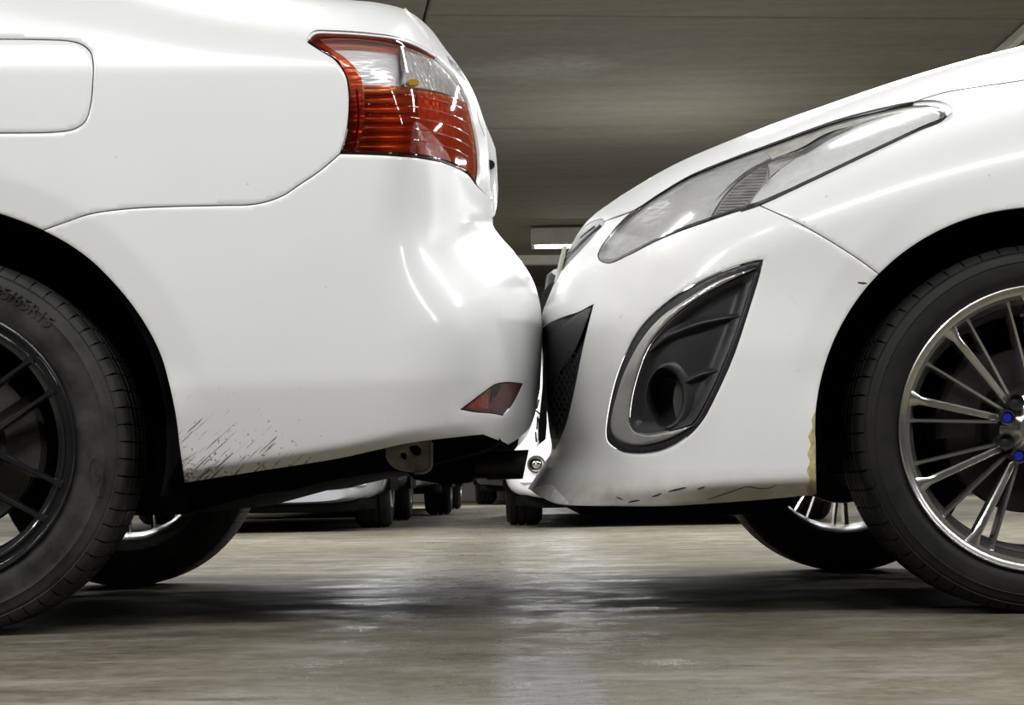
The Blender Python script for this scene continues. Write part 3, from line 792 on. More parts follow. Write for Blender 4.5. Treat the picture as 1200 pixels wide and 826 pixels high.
# ================================================================== LEFT CAR (rear end of a white saloon)
YSL, YCL = 2.96, 3.80
LW = (-75.0, 523.0)
LO = Outline([(-900, -163, 120, .30, 2.2), (-450, -165, 120, .30, 2.2), (-150, -120, 110, .30, 2.2), (100, -60, 95, .28, 2.2), (270, -16, 80, .25, 2.1), (409, 0, 75, .24, 2.0), (441, 3, 75, .26, 2.0),
              (473, 10.7, 80, .30, 2.1), (489, 20, 85, .34, 2.2), (505, 34.6, 95, .40, 2.3), (521, 56, 110, .48, 2.4), (537, 77, 125, .56, 2.5), (550.5, 98.6, 140, .64, 2.5),
              (561, 122.6, 150, .70, 2.6), (569, 149, 160, .76, 2.6), (573, 175, 165, .80, 2.6), (575, 200, 170, .82, 2.6), (576, 235, 175, .83, 2.6), (577, 262, 185, .83, 2.6), (585, 275, 190, .83, 2.6),
              (600, 292, 195, .83, 2.6), (615, 312, 200, .83, 2.6), (625, 330, 205, .83, 2.6), (632, 352, 210, .83, 2.6), (635, 375, 210, .83, 2.6),
              (635, 410, 210, .83, 2.6), (633.5, 440, 205, .83, 2.6), (632.5, 458, 200, .83, 2.6), (631.5, 500, 200, .83, 2.6), (630.5, 570, 200, .83, 2.6), (630, 640, 200, .83, 2.6)])
def F_left(px, py):
    px = np.asarray(px, float); py = np.asarray(py, float)
    d = np.hypot(px-LW[0], py-LW[1])
    Y = YSL + 0.22*ramp_soft(81-py, 5)/750
    Y = Y + 1.6e-7*(py-270)**2
    band = ramp_soft(326-d, 2.5)/43.0
    Y = Y + 0.0085*np.minimum(band, 1.3)*(1-sstep(425, 490, py))*(d > 200)
    yc = 453-0.035*(px-240)
    Y = Y + 0.20*ramp_soft(py-yc, 6)/750*(1-0.0*px)
    # bottom edge rolls under
    yb = np.interp(px, [215, 300, 400, 480, 566, 640], [566, 553, 537, 520, 508, 500])
    Y = Y + 0.9*ramp_soft(py-(yb-13), 3)/750
    t = ((px-618)*60+(py-445)*40)/72.1
    Y = Y + 0.8*ramp_soft(t, 3)/750*(py > 400)
    return Y + LO.round(px, py).reshape(px.shape)
lroot_xy = P(LW[0], LW[1], YCL)
LROOT = (float(P(-75, 523, 3.0)[0]), YCL, 0.0)
lp = P(216, 566, F_left(np.array([216.0]), np.array([560.0]))[0])
LCORN = (float(lp[0]-LROOT[0]), float(lp[2]-LROOT[2]))
lcar = empty('car', LROOT, 'white saloon at left, rear end, black twin-spoke wheel, red and clear tail lamp', 'car')
M['white_muddy'] = paint('white_car_paint_mud_spattered', dirt_left)

arch_edge_l = [(-75, 240), (-30, 243.5), (0, 251), (31.5, 262), (50, 270)]
arch_edge_l2 = [(50, 270), (78.7, 285.6), (107, 306), (135, 334), (157, 361), (176, 391), (189, 419), (198, 451), (205.5, 487), (210.5, 527), (216, 566)]
seam_l = [(50, 270), (78, 260), (105, 251), (146, 245), (203, 242), (260, 240.8), (300, 239), (330, 230), (350, 217), (375, 200), (398.6, 180)]
lamp_left = [(398.6, 180), (405, 160), (408.7, 133), (408.7, 106.6), (405, 88), (393, 70.6), (374.6, 58.6), (360.5, 49.5)]
lamp_top = [(360.5, 49.5), (369.3, 40.8), (393.3, 40), (433, 42.6), (468, 47.4), (489, 54.6), (510.5, 66.6)]
lamp_right = [(510.5, 66.6), (526, 82), (537, 98), (548, 121), (553, 144), (558.5, 170.5), (560.6, 202.5), (558.5, 217)]
lamp_bottom = [(558.5, 217), (548, 204), (526.5, 193), (500, 186.5), (468, 183), (433, 181), (398.6, 180)]
lid_gap = [(473, 10.7), (489, 28), (500, 43), (510.5, 66.6)]
fuel = [(-60, 46), (0, 45.8), (51, 46.4), (81, 48), (96.6, 52.5), (106.0, 61), (109, 73), (108.5, 101.7), (105.8, 125.4), (100, 142), (88, 151), (67.8, 154.6), (0, 156), (-60, 156), (-74, 145), (-78, 100), (-74, 58)]
fuel_loop = [fuel+[fuel[0]]]
WX = -900
quarter = [O((WX, -163), (473, 10.7)), lid_gap, lamp_top[::-1], lamp_left[::-1], seam_l[::-1], arch_edge_l[::-1],
           [(-75, 240), (-150, 250), (-230, 286), (-300, 350), (-345, 430), (-358, 500), (-362, 575)], [(-362, 575), (WX, 585)], [(WX, 585), (WX, -163)]]
panel('quarter_panel', lcar, F_left, quarter, M['white'], holes=[fuel_loop], outl=LO, yc=YCL, chamfer=0.0014)
bumper_bot = [(216, 566), (300, 553), (400, 537), (440, 528), (480, 519.5), (541.7, 512), (566, 509.6)]
valance = [(566, 509.6), (580, 515), (595, 520.5)]
refl_out = [(540.5, 479.5), (568, 458.7), (580.4, 450.5), (595, 448), (612, 449.5)], [(612, 449.5), (604.6, 464.8), (597, 478), (590, 486.6)], [(590, 486.6), (575.6, 484), (556, 482.5), (540.5, 479.5)]
bumper = [seam_l, lamp_bottom[::-1], [(558.5, 217), (566, 224), (576, 233)], O((576, 235), (632.5, 458)), B((632.5, 458), (629.5, 472), (626.5, 487), (621, 500), (610, 511.5), (595, 520.5)), valance[::-1], bumper_bot[::-1], arch_edge_l2[::-1]]
panel('rear_bumper', lcar, F_left, bumper, M['white_muddy'], holes=[list(refl_out)], outl=LO, yc=YCL)
lid = [lid_gap, lamp_right, [(558.5, 217), (566, 224), (576, 233)], O((576, 235), (473, 10.7))]
panel('boot_lid', lcar, F_left, lid, M['white'], outl=LO, yc=YCL, gap=0.5, sp=4)
panel('fuel_flap', lcar, F_left, fuel_loop, M['white'], gap=0.9, chamfer=0.0014)
# dark gaskets seen only through the gaps
def gasket(F, par, line, w=9, mat='shell', off=0.0105): strip('seam_gasket', par, F, line, w, M[mat], off=off, thick=0)
for ln in (seam_l, fuel+[fuel[0]]): gasket(F_left, lcar, ln)
for ln in (lamp_left, lamp_bottom): gasket(F_left, lcar, ln, 2.4)
for ln in (lid_gap, lamp_right, lamp_top): gasket(F_left, lcar, ln, 5, 'white', 0.006)

# boot lid details
def on(F, x, y, off=0.0): return P(x, y, float(F(np.array([float(x)]), np.array([float(y)]))[0])+off)
def letters(name, parent, F, txt, p0, p1, height, mat, off=-0.002):
    cu = bpy.data.curves.new('t', 'FONT'); cu.body = txt; cu.size = 1; cu.extrude = 0; cu.resolution_u = 2
    o = bpy.data.objects.new('t', cu); COL.objects.link(o); bpy.context.view_layer.update()
    me = bpy.data.meshes.new_from_object(o.evaluated_get(bpy.context.evaluated_depsgraph_get()))
    bm = bmesh.new(); bm.from_mesh(me); bmesh.ops.triangulate(bm, faces=bm.faces[:])
    for _ in range(2): bmesh.ops.subdivide_edges(bm, edges=bm.edges[:], cuts=2, use_grid_fill=True)
    bmesh.ops.triangulate(bm, faces=bm.faces[:]); bm.to_mesh(me); bm.free()
    vs = np.array([tuple(v.co) for v in me.vertices]); fs = [tuple(p.vertices) for p in me.polygons]
    bpy.data.objects.remove(o); bpy.data.meshes.remove(me)
    u = (vs[:, 0]-vs[:, 0].min())/(vs[:, 0].max()-vs[:, 0].min()); h = vs[:, 1]/0.7
    px = p0[0]+(p1[0]-p0[0])*u+height[0]*h; py = p0[1]+(p1[1]-p0[1])*u+height[1]*h
    d = F(px, py)+off
    a = P(px, py, d); b_ = P(px, py, d+0.003); n = len(a)
    es = {}
    for f in fs:
        for i in range(len(f)):
            e = (f[i], f[(i+1) % len(f)]); k = tuple(sorted(e)); es.setdefault(k, []).append(e)
    fc = [tuple(f) for f in fs]+[(e[0][1], e[0][0], e[0][0]+n, e[0][1]+n) for e in es.values() if len(e) == 1]
    return mesh_obj(name, np.vstack([a, b_]), fc, mat, parent, None, False)
letters('badge_lettering', lcar, F_left, 'MES', (531.5, 79), (546.5, 95), (-7.5, -15), M['iron'], -0.020)
strip('seam_line', lcar, F_left, [(558.5, 128), (561, 141), (565, 152), (568, 160)], 0.9, M['scratch'])
# boot handle moulding that stands proud of the lid
hx = [(556, 118), (564, 132), (570, 148), (576, 162), (580.5, 174), (582, 188), (581, 205), (578, 221), (574, 225), (573.5, 200), (571, 172), (565, 145)]
ha = P(*np.array(hx).T, 3.62); hb = ha.copy(); hb[:, 1] = 3.98; n = len(hx)
hv = np.vstack([ha, hb]); hf = [tuple(range(n)), tuple(range(n, 2*n))[::-1]]+[(i, (i+1) % n, n+(i+1) % n, n+i) for i in range(n)]
mesh_obj('boot_handle', hv, hf, M['white'], lcar, None, True, 60)
MB().tube([tuple(P(574.2, 193, 3.60)), tuple(P(574.2, 193, 3.66))], [0.009, 0.009], 16).build('lock_button', M['gloss_black'], lcar)

# tail lamp
tail = [lamp_left, lamp_top, lamp_right, lamp_bottom]
tl = panel('tail_lamp', lcar, F_left, tail, M['soft_reflector'], gap=0.5, off=0.034, sp=4, lip=-0.030, chamfer=0)
clear_l = [[(425, 99.5), (422.6, 88), (406.6, 69), (382.6, 53), (375, 46.3)], [(375, 46.3), (393, 45), (433, 47), (466, 53), (489, 60.5), (509, 70)], [(509, 70), (526, 85), (536.5, 100), (547, 121.5)], [(547, 121.5), (526.5, 112), (500, 105), (460, 100.7), (425, 99.5)]]
red_l = [[(425, 99.5), (460, 100.7), (500, 105), (526.5, 112), (547, 121.5)], [(547, 121.5), (552.5, 144), (557.5, 170.5), (559.5, 201), (557.8, 213)], [(557.8, 213), (548, 200), (526.5, 189), (500, 182), (468, 178.5), (415, 176)], [(415, 176), (421, 150), (425, 125), (425, 99.5)]]
def F_tail(px, py):
    return F_left(px, py)
o = panel('clear_lens', tl, F_tail, clear_l, M['clear_lens'], gap=0.2, off=-0.002, sp=4, lip=0.004, chamfer=0); o['label'] = 'clear upper lens'
o = panel('red_lens', tl, F_tail, red_l, M['red_lens'], gap=0.2, off=-0.002, sp=4, lip=0.004, chamfer=0); o['label'] = 'red ribbed lower lens'
rimband = [lamp_left, [(360.5, 49.5), (369.3, 40.8), (393.3, 40), (433, 42.6), (468, 47.4), (489, 54.6), (510.5, 66.6)], [(510.5, 66.6), (509, 70)], clear_l[1][::-1], clear_l[0][::-1], red_l[3][::-1], red_l[2][::-1], [(557.8, 213), (558.5, 217)], lamp_bottom]
o = panel('lens_border', tl, F_tail, rimband, M['dark_red_lens'], gap=0.3, off=-0.001, sp=4, lip=0.006, chamfer=0.0012); o['label'] = 'dark red lens border'
# inner ribs and reflector chambers
def F_ribs(px, py): return F_left(px, py)+0.014+0.006*np.abs(np.sin(py*PI/11.0))
o = panel('rib_reflector', tl, F_ribs, [[(427, 102), (475, 103), (488, 105)], [(488, 105), (489, 179)], [(489, 179), (450, 177), (419, 174)], [(419, 174), (427, 140), (427, 102)]], M['rib_metal'], gap=0, sp=2.2, lip=0.01, chamfer=0)
o = panel('facet_reflector', tl, F_left, [[(489, 105), (526.5, 113), (545, 122)], [(545, 122), (551, 144), (556, 172), (556.5, 205)], [(556.5, 205), (526.5, 188), (490, 180)], [(490, 180), (489, 105)]], M['facet'], gap=0, off=0.018, sp=3, lip=0.01, chamfer=0)
o = panel('facet_reflector', tl, F_left, [[(468, 56), (489, 62), (509, 72), (526, 87), (545, 120)], [(545, 120), (526.5, 111), (500, 104), (474, 101)], [(474, 101), (470, 80), (468, 56)]], M['facet'], gap=0, off=0.016, sp=3, lip=0.01, chamfer=0)
o = panel('amber_bulb', tl, F_left, [[(477, 95), (483, 92.5), (491, 95), (490, 99), (479, 99), (477, 95)]], plain('amber_plastic', (0.7, 0.38, 0.02), 0.3), gap=0, off=0.008, sp=2, lip=0.008, chamfer=0)
for yy in (112, 125, 138, 151, 164):
    strip('lens_rib', tl, F_left, [(428, yy-3), (470, yy-1), (505, yy+3), (530, yy+10), (550, yy+20)], 1.8, M['red_lens'], off=-0.0032, thick=0.001)
for (x0, y0, x1, y1) in ((418, 104, 416, 172), (468, 55, 471, 99)):
    strip('lens_divider', tl, F_left, [(x0, y0), ((x0+x1)/2+3, (y0+y1)/2), (x1, y1)], 2.5, M['silver_trim'], off=0.006, thick=0.001)

# bumper reflector
rf = panel('reflector', lcar, F_left, list(refl_out), M['red_plastic'], gap=1.0, off=0.001, sp=3, lip=0.01)
rf['label'] = 'dark red bumper reflector'
panel('reflector_prism', rf, F_left, [[(547, 477.5), (558, 469), (571, 461), (572, 470), (573, 479)], [(573, 479), (560, 479.5), (547, 477.5)]], M['orange_plastic'], gap=0, off=-0.0004, sp=2, lip=0.002, chamfer=0)
panel('reflector_rib', rf, F_left, [[(577, 453.5), (588, 450.5), (583, 462), (575, 471)], [(575, 471), (577, 453.5)]], M['dark_plastic'], gap=0, off=-0.0003, sp=3, lip=0.002, chamfer=0)

# wheels and underside
wl = P(LW[0], LW[1], 3.0); zc = 0.300
WLc = (float(wl[0]), 3.0, zc)
build_wheel('left', lcar, WLc)
build_wheel('left', lcar, (WLc[0], 4.62, zc), far=True)
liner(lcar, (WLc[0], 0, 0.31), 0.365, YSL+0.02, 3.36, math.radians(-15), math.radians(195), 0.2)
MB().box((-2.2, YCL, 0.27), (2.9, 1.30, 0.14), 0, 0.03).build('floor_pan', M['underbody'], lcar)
MB().box((-2.1, YCL, 0.55), (3.2, 0.86, 0.42), 0, 0.05).build('rear_light_blocker', M['underbody'], lcar)  # unseen box added to keep light from leaking through the body
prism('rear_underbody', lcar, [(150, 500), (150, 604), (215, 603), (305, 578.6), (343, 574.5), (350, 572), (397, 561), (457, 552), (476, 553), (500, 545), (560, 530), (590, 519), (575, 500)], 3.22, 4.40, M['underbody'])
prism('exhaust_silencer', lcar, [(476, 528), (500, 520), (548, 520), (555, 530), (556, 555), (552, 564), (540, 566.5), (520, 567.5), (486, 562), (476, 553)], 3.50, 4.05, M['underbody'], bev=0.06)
ex = MB(); c0 = P(556, 546, 3.62); c1 = P(574, 545.5, 3.62); c2 = P(616, 544, 3.62)
ex.tube([tuple(c0), tuple(c1)], [0.024, 0.024], 24)
o = ex.build('exhaust_pipe', M['exhaust'], lcar)
ex = MB(); cc1 = P(572, 545.8, 3.62); tilt = 0.006
nn = 32; vv = []
for (pp, r, sl) in ((cc1, 0.0265, 0.002), (c2, 0.0275, 0.006), (c2, 0.0245, 0.006), (cc1, 0.0235, 0.002)):
    for k in range(nn):
        a = 2*PI*k/nn; vv.append((pp[0]+sl*math.sin(a), pp[1]+r*math.cos(a), pp[2]+r*math.sin(a)))
ff = [(i*nn+k, i*nn+(k+1) % nn, ((i+1) % 4)*nn+(k+1) % nn, ((i+1) % 4)*nn+k) for i in range(4) for k in range(nn)]
mesh_obj('exhaust_tip', vv, ff, M['exhaust'], lcar, None, True, 40)
# towing bracket: plate with slot and hole
tb = [[(454, 515), (452, 527), (453, 538), (460, 547), (470, 551.5), (480, 553), (496, 553), (502, 551), (505, 546), (505.5, 515)], [(505.5, 515), (454, 515)]]
Fp = lambda px, py: np.full(np.shape(px), 3.20)
tbo = panel('towing_bracket', lcar, Fp, tb, M['bracket'], holes=[[[(473, 538), (470, 535), (469, 531.5), (475, 530.5), (477, 534), (475.5, 538), (473, 538)]],
      [[(479, 524), (487, 521), (492, 524), (494, 529), (490, 534), (485, 533), (481, 528), (479, 524)]]], gap=0, sp=4, lip=0.006, chamfer=0.001, back=True)
MB().tube([tuple(P(x, y, 3.195)) for x, y in spline([(505.5, 518), (505.5, 540), (504.5, 548), (499, 553), (486, 554)], 3)], 0.0028, 6).build('bracket_lip', M['bracket'], tbo)
MB().tube([tuple(P(516, 512, 3.3)), tuple(P(516.5, 535, 3.3))], [0.011, 0.010], 10).build('rubber_hanger', M['exhaust'], lcar)
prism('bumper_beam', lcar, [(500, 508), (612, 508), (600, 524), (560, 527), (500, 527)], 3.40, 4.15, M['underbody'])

# ================================================================== RIGHT CAR (front end of a white hatchback)
YSR, YCR = 3.05, 3.90
RW = (1222.0, 499.0)
RO = Outline([(2300, -260, 150, .40, 2.2), (1900, -190, 150, .40, 2.2), (1700, -120, 150, .40, 2.2), (1500, -48, 150, .42, 2.2), (1350, 3, 150, .42, 2.2), (1200, 53, 145, .42, 2.2), (1140, 68, 145, .43, 2.2), (1056, 93, 145, .45, 2.2),
              (942, 132, 145, .48, 2.2), (867, 160, 145, .52, 2.2), (792, 192, 150, .58, 2.2), (736, 224, 165, .66, 2.25), (712, 240, 185, .72, 2.3), (697, 251, 200, .76, 2.3),
              (684, 264, 215, .80, 2.3), (674, 279, 230, .82, 2.3), (664, 298, 240, .83, 2.3), (655, 319, 250, .84, 2.3), (647, 338, 255, .84, 2.3), (640, 355, 260, .84, 2.3), (635.6, 367, 265, .84, 2.3),
              (635.5, 385, 265, .84, 2.3), (636, 410, 260, .84, 2.3), (637, 440, 255, .84, 2.3), (641, 470, 250, .84, 2.3), (645, 500, 240, .82, 2.3), (648.5, 520, 235, .80, 2.3), (647, 530, 230, .78, 2.3),
              (640, 541, 225, .76, 2.3), (631, 556, 220, .74, 2.3), (620, 573.5, 215, .72, 2.3)])
def F_right(px, py):
    px = np.asarray(px, float); py = np.asarray(py, float)
    d = np.hypot(px-RW[0], py-RW[1])
    Y = YSR + 1.2e-7*(py-330)**2
    Y = Y + 0.0075*ramp_soft(300-d, 3)/38*(1-sstep(1030, 1130, px))*(1-sstep(430, 500, py))
    # upper fender leans in
    Y = Y + 0.16*ramp_soft(180-py, 90)/730
    # bumper flank is a flatter facet below the bumper/fender edge
    t = ((px-890)*(-0.495)+(py-241)*0.869)
    Y = Y + 0.10*ramp_soft(t, 3)/730*sstep(820, 900, px)*(1-sstep(300, 420, py))*(px < 1040)
    yc = np.interp(px, [640, 660, 720, 780, 840, 945, 1000], [577, 580, 577, 574, 567, 562, 560])
    Y = Y + 0.9*ramp_soft(py-yc, 2.5)/730*sstep(640, 730, px)
    # chin crease
    t2 = py-np.interp(px, [620, 646, 675, 720, 800], [575, 566, 554, 545, 540])
    Y = Y + 0.10*ramp_soft(t2, 2)/730*(1-sstep(700, 860, px))
    return Y + RO.round(px, py).reshape(px.shape)
wr = P(RW[0], RW[1], 3.08); WRc = (float(wr[0]), 3.08, 0.298)
rcar = empty('car', (WRc[0], YCR, 0.0), 'white hatchback at right, front end, silver multi-spoke wheel, black fog lamp pocket', 'car')

def dirt_right(m, vec, base):
    sx = m.n('ShaderNodeSeparateXYZ'); m.l(vec, sx.inputs[0])
    low = m.rng(sx.outputs[2], 0.205, 0.245, 1.0, 0.0)
    nz = m.noise(vec, 22, 5, 0.7)
    c = m.mix(m.math('MULTIPLY', low, m.rng(nz.outputs[0], 0.3, 0.7, 0.25, 0.75)), base, (0.44, 0.41, 0.31))
    sc = m.noise(m.mapping(m.mapping(vec, rot=(0, math.radians(-48), 0)), scale=(7, 1, 70)), 1.0, 4, 0.7)
    return m.mix(m.rng(sc.outputs[0], 0.66, 0.80, 0.0, 0.22), c, (0.35, 0.34, 0.31))
M['white_scuffed'] = paint('white_car_paint_scuffed', dirt_right)
M['white_clean'] = M['white']

hl_top = [(708.0, 260.0), (729, 252), (751, 242.8), (770, 229.5), (804, 209.5), (849, 190.5), (905, 169.8), (980, 143.5), (1040, 128.3), (1070, 119.5)]
hl_loop_a = [(700.8, 298.7), (702.5, 304.5), (714, 308), (736, 299), (774, 280), (830, 259), (867.5, 246.5), (890, 240.6)]
hl_loop_b = [(890, 240.6), (942.5, 216), (1017.5, 180.6), (1074, 154), (1104, 141.3), (1109, 135.6), (1104, 128.5), (1089, 124.0), (1070, 124.0)]
hl_loop_c = [(1070, 124.0), (1040, 129.5), (980, 144.6), (905, 171.2), (849, 192), (804, 211), (770, 231.2), (751, 244)]
hl_loop_d = [(751, 244), (736, 254), (717.5, 272.5), (705, 289), (700.8, 298.7)]
bon_seam_r = [(1070, 119.5), (1104, 109), (1130, 104), (1200, 94), (1400, 62), (1600, 20), (1900, -40)]
bonnet = [O((684, 264), (1900, -190)), [(1900, -190), (1900, -40)], bon_seam_r[::-1], hl_top[::-1], [(708, 260), (706.5, 256.5), (697, 258.5), (690, 262), (684, 267)]]
panel('bonnet', rcar, F_right, bonnet, M['white'], outl=RO, yc=YCR, chamfer=0.0012, sp=4.5)
fend_seam = [(890, 240.6), (942.5, 265), (999, 299), (1030.6, 321)]
def arch_pt(a):   # a = degrees above the wheel centre's left horizontal
    r = np.interp(a, [-18, -8, 8, 22, 43, 60, 80, 95, 130, 180], [277, 268, 265.5, 264, 261.5, 259, 256.5, 256, 258, 262])
    return (1222-r*math.cos(math.radians(a)), 499-r*math.sin(math.radians(a)))
SEAM_A = 42.8
fend_seam[-1] = arch_pt(SEAM_A)
arch_r1 = [arch_pt(a) for a in np.linspace(SEAM_A, 180, 26)]+[(1482, 585)]
fender = [hl_loop_b[::-1][0:], [(890, 240.6), (890, 240.6)][:2]]
fender = [bon_seam_r, [(1900, -40), (1900, 585)], [(1900, 585), (1482, 585)], arch_r1[::-1], fend_seam[::-1], hl_loop_b, [(1070, 124.0), (1070, 119.5)]]
wing = panel('front_wing', rcar, F_right, fender, M['white'], chamfer=0.0012, sp=5)
def far_copy(o, yc, parent):
    """mirror image of a near-side panel for the far side of the car"""
    w0 = WORLD[o.name]; v = [(q.co.x+w0.x, 2*yc-(q.co.y+w0.y), q.co.z+w0.z) for q in o.data.vertices]
    return mesh_obj(o.name.split('.')[0], v, [tuple(p.vertices)[::-1] for p in o.data.polygons], o.data.materials[0], parent, None, True, 50)
far_copy(wing, YCR, rcar)
arch_r2 = [arch_pt(a) for a in np.linspace(SEAM_A, 0, 12)]+[(956.3, 515), (956.5, 533), (957, 580)]
bez = [[(894, 304.5), (880.6, 306.6), (841, 320), (805, 338), (774.7, 359.6), (750.5, 384), (735, 411), (723, 441), (714, 477.6), (710.5, 508), (713, 518), (729, 529), (750.5, 532), (777.7, 527.5), (805, 512), (823, 492.7), (841, 459), (859.5, 417), (877.6, 362.6), (889.7, 323), (894, 304.5)]]
open_top = [(635.5, 384), (646, 378), (661, 371.5), (678, 366), (695, 357)]
open_side = [(695, 357), (688, 384), (681, 414.6), (673, 455), (664, 492.5), (656, 514), (648.5, 529)]
bump_bot = [(620, 573.5), (634, 583), (646, 589), (657, 591.8), (678, 593), (720, 593.6), (780, 593.6), (840, 590), (900, 585.5), (957, 580)]
nose_top = [(655, 319), (658, 317), (677.5, 296), (697, 274.5), (708, 262)]
rb = [nose_top, [(708, 262), (708, 260), (729, 252), (751, 243.4)], hl_loop_d, hl_loop_a, fend_seam, arch_r2, bump_bot[::-1], O((620, 573.5), (648.2, 527)), open_side[::-1], open_top[::-1], O((635.5, 384), (655, 319))]
panel('front_bumper', rcar, F_right, rb, M['white_scuffed'], holes=[bez], outl=RO, yc=YCR, sp=4.5, chamfer=0.0012)
for ln in (hl_loop_a, hl_loop_b, hl_loop_c, hl_loop_d): gasket(F_right, rcar, ln, 2.4)
for ln in (bon_seam_r, fend_seam, [(708, 261), (729, 252), (751, 243.2)]): gasket(F_right, rcar, ln, 3.2)

# head lamp
hl = [hl_loop_a, hl_loop_b, hl_loop_c, hl_loop_d]
head = panel('head_lamp', rcar, F_right, hl, M['soft_reflector'], gap=0.3, off=0.055, sp=5, lip=-0.052, chamfer=0)
panel('lens', head, F_right, hl, M['head_lens'], gap=0.3, off=-0.001, sp=5, lip=0.006, chamfer=0.001)
def F_bowl(px, py):
    t = np.clip((px-700)/140, 0, 1)
    return F_right(px, py)+0.022+0.030*np.sin(PI*np.clip(((py-(244+(751-px)*0.4))/60), 0, 1))
panel('reflector_bowl', head, F_bowl, [[(704, 301), (714, 305), (736, 296), (774, 277), (828, 256)], [(828, 256), (835, 240), (850, 222), (875, 200), (905, 184)], [(905, 184), (900, 176), (849, 194.5), (804, 213.5), (770, 233.5), (736, 256), (709, 284), (703, 300)]], M['soft_reflector'], gap=0, sp=4, lip=0.01, chamfer=0)
panel('upper_bezel', head, F_right, [[(896, 177), (905, 173.5), (980, 147), (1040, 132), (1070, 126.5), (1095, 128)], [(1095, 128), (1040, 135), (985, 153), (935, 178), (905, 186)], [(905, 186), (896, 177)]], M['chin'], gap=0, off=0.012, sp=4, lip=0.01, chamfer=0)
def F_cor(px, py): return F_right(px, py)+0.030
for yy in np.arange(193, 254, 3.6):
    xa = np.interp(yy, [191, 203, 222, 238, 253], [897, 880, 858, 845, 837]); xb = np.interp(yy, [191, 204, 215, 230, 243, 253], [900, 901, 897, 885, 872, 838])
    if xb-xa > 4: strip('reflector_rib', head, F_right, [(xa+1, yy), ((xa+xb)/2, yy-0.5), (xb-1, yy-1)], 1.3, M['dark_plastic'], off=0.0285, thick=0.001)
panel('ribbed_reflector', head, F_cor, [[(836, 253), (845, 238), (858, 222), (880, 203), (900, 191)], [(900, 191), (901, 204), (897, 215)], [(897, 215), (885, 230), (872, 243)], [(872, 243), (836, 253)]], M['rib_metal'], gap=0, sp=4, lip=0.01, chamfer=0)
panel('turn_signal_reflector', head, F_right, [[(900, 191), (921, 183), (940, 170)], [(940, 170), (936, 181), (905, 205), (885, 226), (876, 241)], [(876, 241), (885, 226), (897, 213)], [(897, 213), (900, 191)]], M['facet'], gap=0, off=0.028, sp=3, lip=0.01, chamfer=0)
def F_pan(px, py): return F_right(px, py)+0.012+0.018*(1-np.clip((px-880)/220, 0, 1))
panel('inner_panel', head, F_pan, [[(877, 241), (888, 226), (905, 207), (935, 184), (985, 156), (1040, 136), (1080, 128), (1101, 132)], [(1101, 132), (1100, 139), (1072, 152), (1015, 178)], [(1015, 178), (940, 214), (877, 241)]], plain('lamp_white_satin', (0.80, 0.80, 0.80), 0.25, metal=0.0, namp=0.03), gap=0, sp=4, lip=0.01, chamfer=0)
strip('reflector_edge', head, F_right, [(833, 256), (842, 240), (856, 222), (878, 203), (905, 188), (942, 169)], 2.2, M['dark_plastic'], off=0.016)
strip('reflector_edge', head, F_right, [(836, 256), (850, 254), (868, 246), (880, 240)], 2.0, M['dark_plastic'], off=0.012)
strip('reflector_rib', head, F_right, [(899, 192), (901, 204), (898, 216)], 1.6, M['chrome'], off=0.014)
strip('dark_wedge', head, F_right, [(908, 186), (925, 182), (942, 176), (970, 160), (1000, 148)], 9, M['glass_dark'], off=0.007, wfun=lambda s: np.sin(PI*np.clip(s*0.93+0.05, 0, 1))**0.7)
strip('lens_seal', head, F_right, [(868, 248), (890, 240), (942.5, 215.5), (1017.5, 180), (1074, 153.5), (1103, 140.5), (1107.5, 135)], 4.2, M['black_plastic'], off=-0.0018, wfun=lambda s: 0.35+0.65*np.sin(PI*np.clip(s, 0, 1)))
strip('lens_seal', head, F_right, [(702, 303), (705, 306), (714, 308), (722, 305.5)], 2.2, M['black_plastic'], off=-0.0015, wfun=lambda s: 0.3+0.7*np.sin(PI*s))

# fog lamp pocket
PIN = [[(884, 318), (872, 358), (853, 412), (835, 454), (817, 488), (811, 496)], [(811, 496), (797, 501.5), (781, 505), (759.6, 508), (746, 505), (739.5, 496), (740.5, 471.5), (749.5, 435), (761.6, 406), (783, 379.5), (812, 355.5), (848, 334), (884, 318)]]
pocket = panel('fog_lamp_bezel', rcar, F_right, bez, M['dark_plastic'], gap=0.8, off=0.004, sp=4, lip=0.02, holes=[PIN], chamfer=0.002)
trim = [[(886.7, 313.6), (841, 329), (805, 350.5), (774.7, 371.7), (753.5, 396), (735, 429), (723, 462.5), (716, 499), (721, 513), (741.4, 521.5), (768.7, 518.4), (793, 509), (812.5, 498)],
        [(812.5, 498), (797, 503), (781, 506.5), (759.6, 510), (744, 506), (737.5, 496), (738.5, 471.5), (747.5, 435), (759.6, 405), (781, 378), (811, 353.5), (847, 332.5), (886.7, 313.6)]]
def F_trim(px, py): return F_right(px, py)-0.003
panel('silver_trim', pocket, F_trim, trim, M['silver_trim'], gap=0, off=0.0, sp=3, lip=0.014, chamfer=0.002)
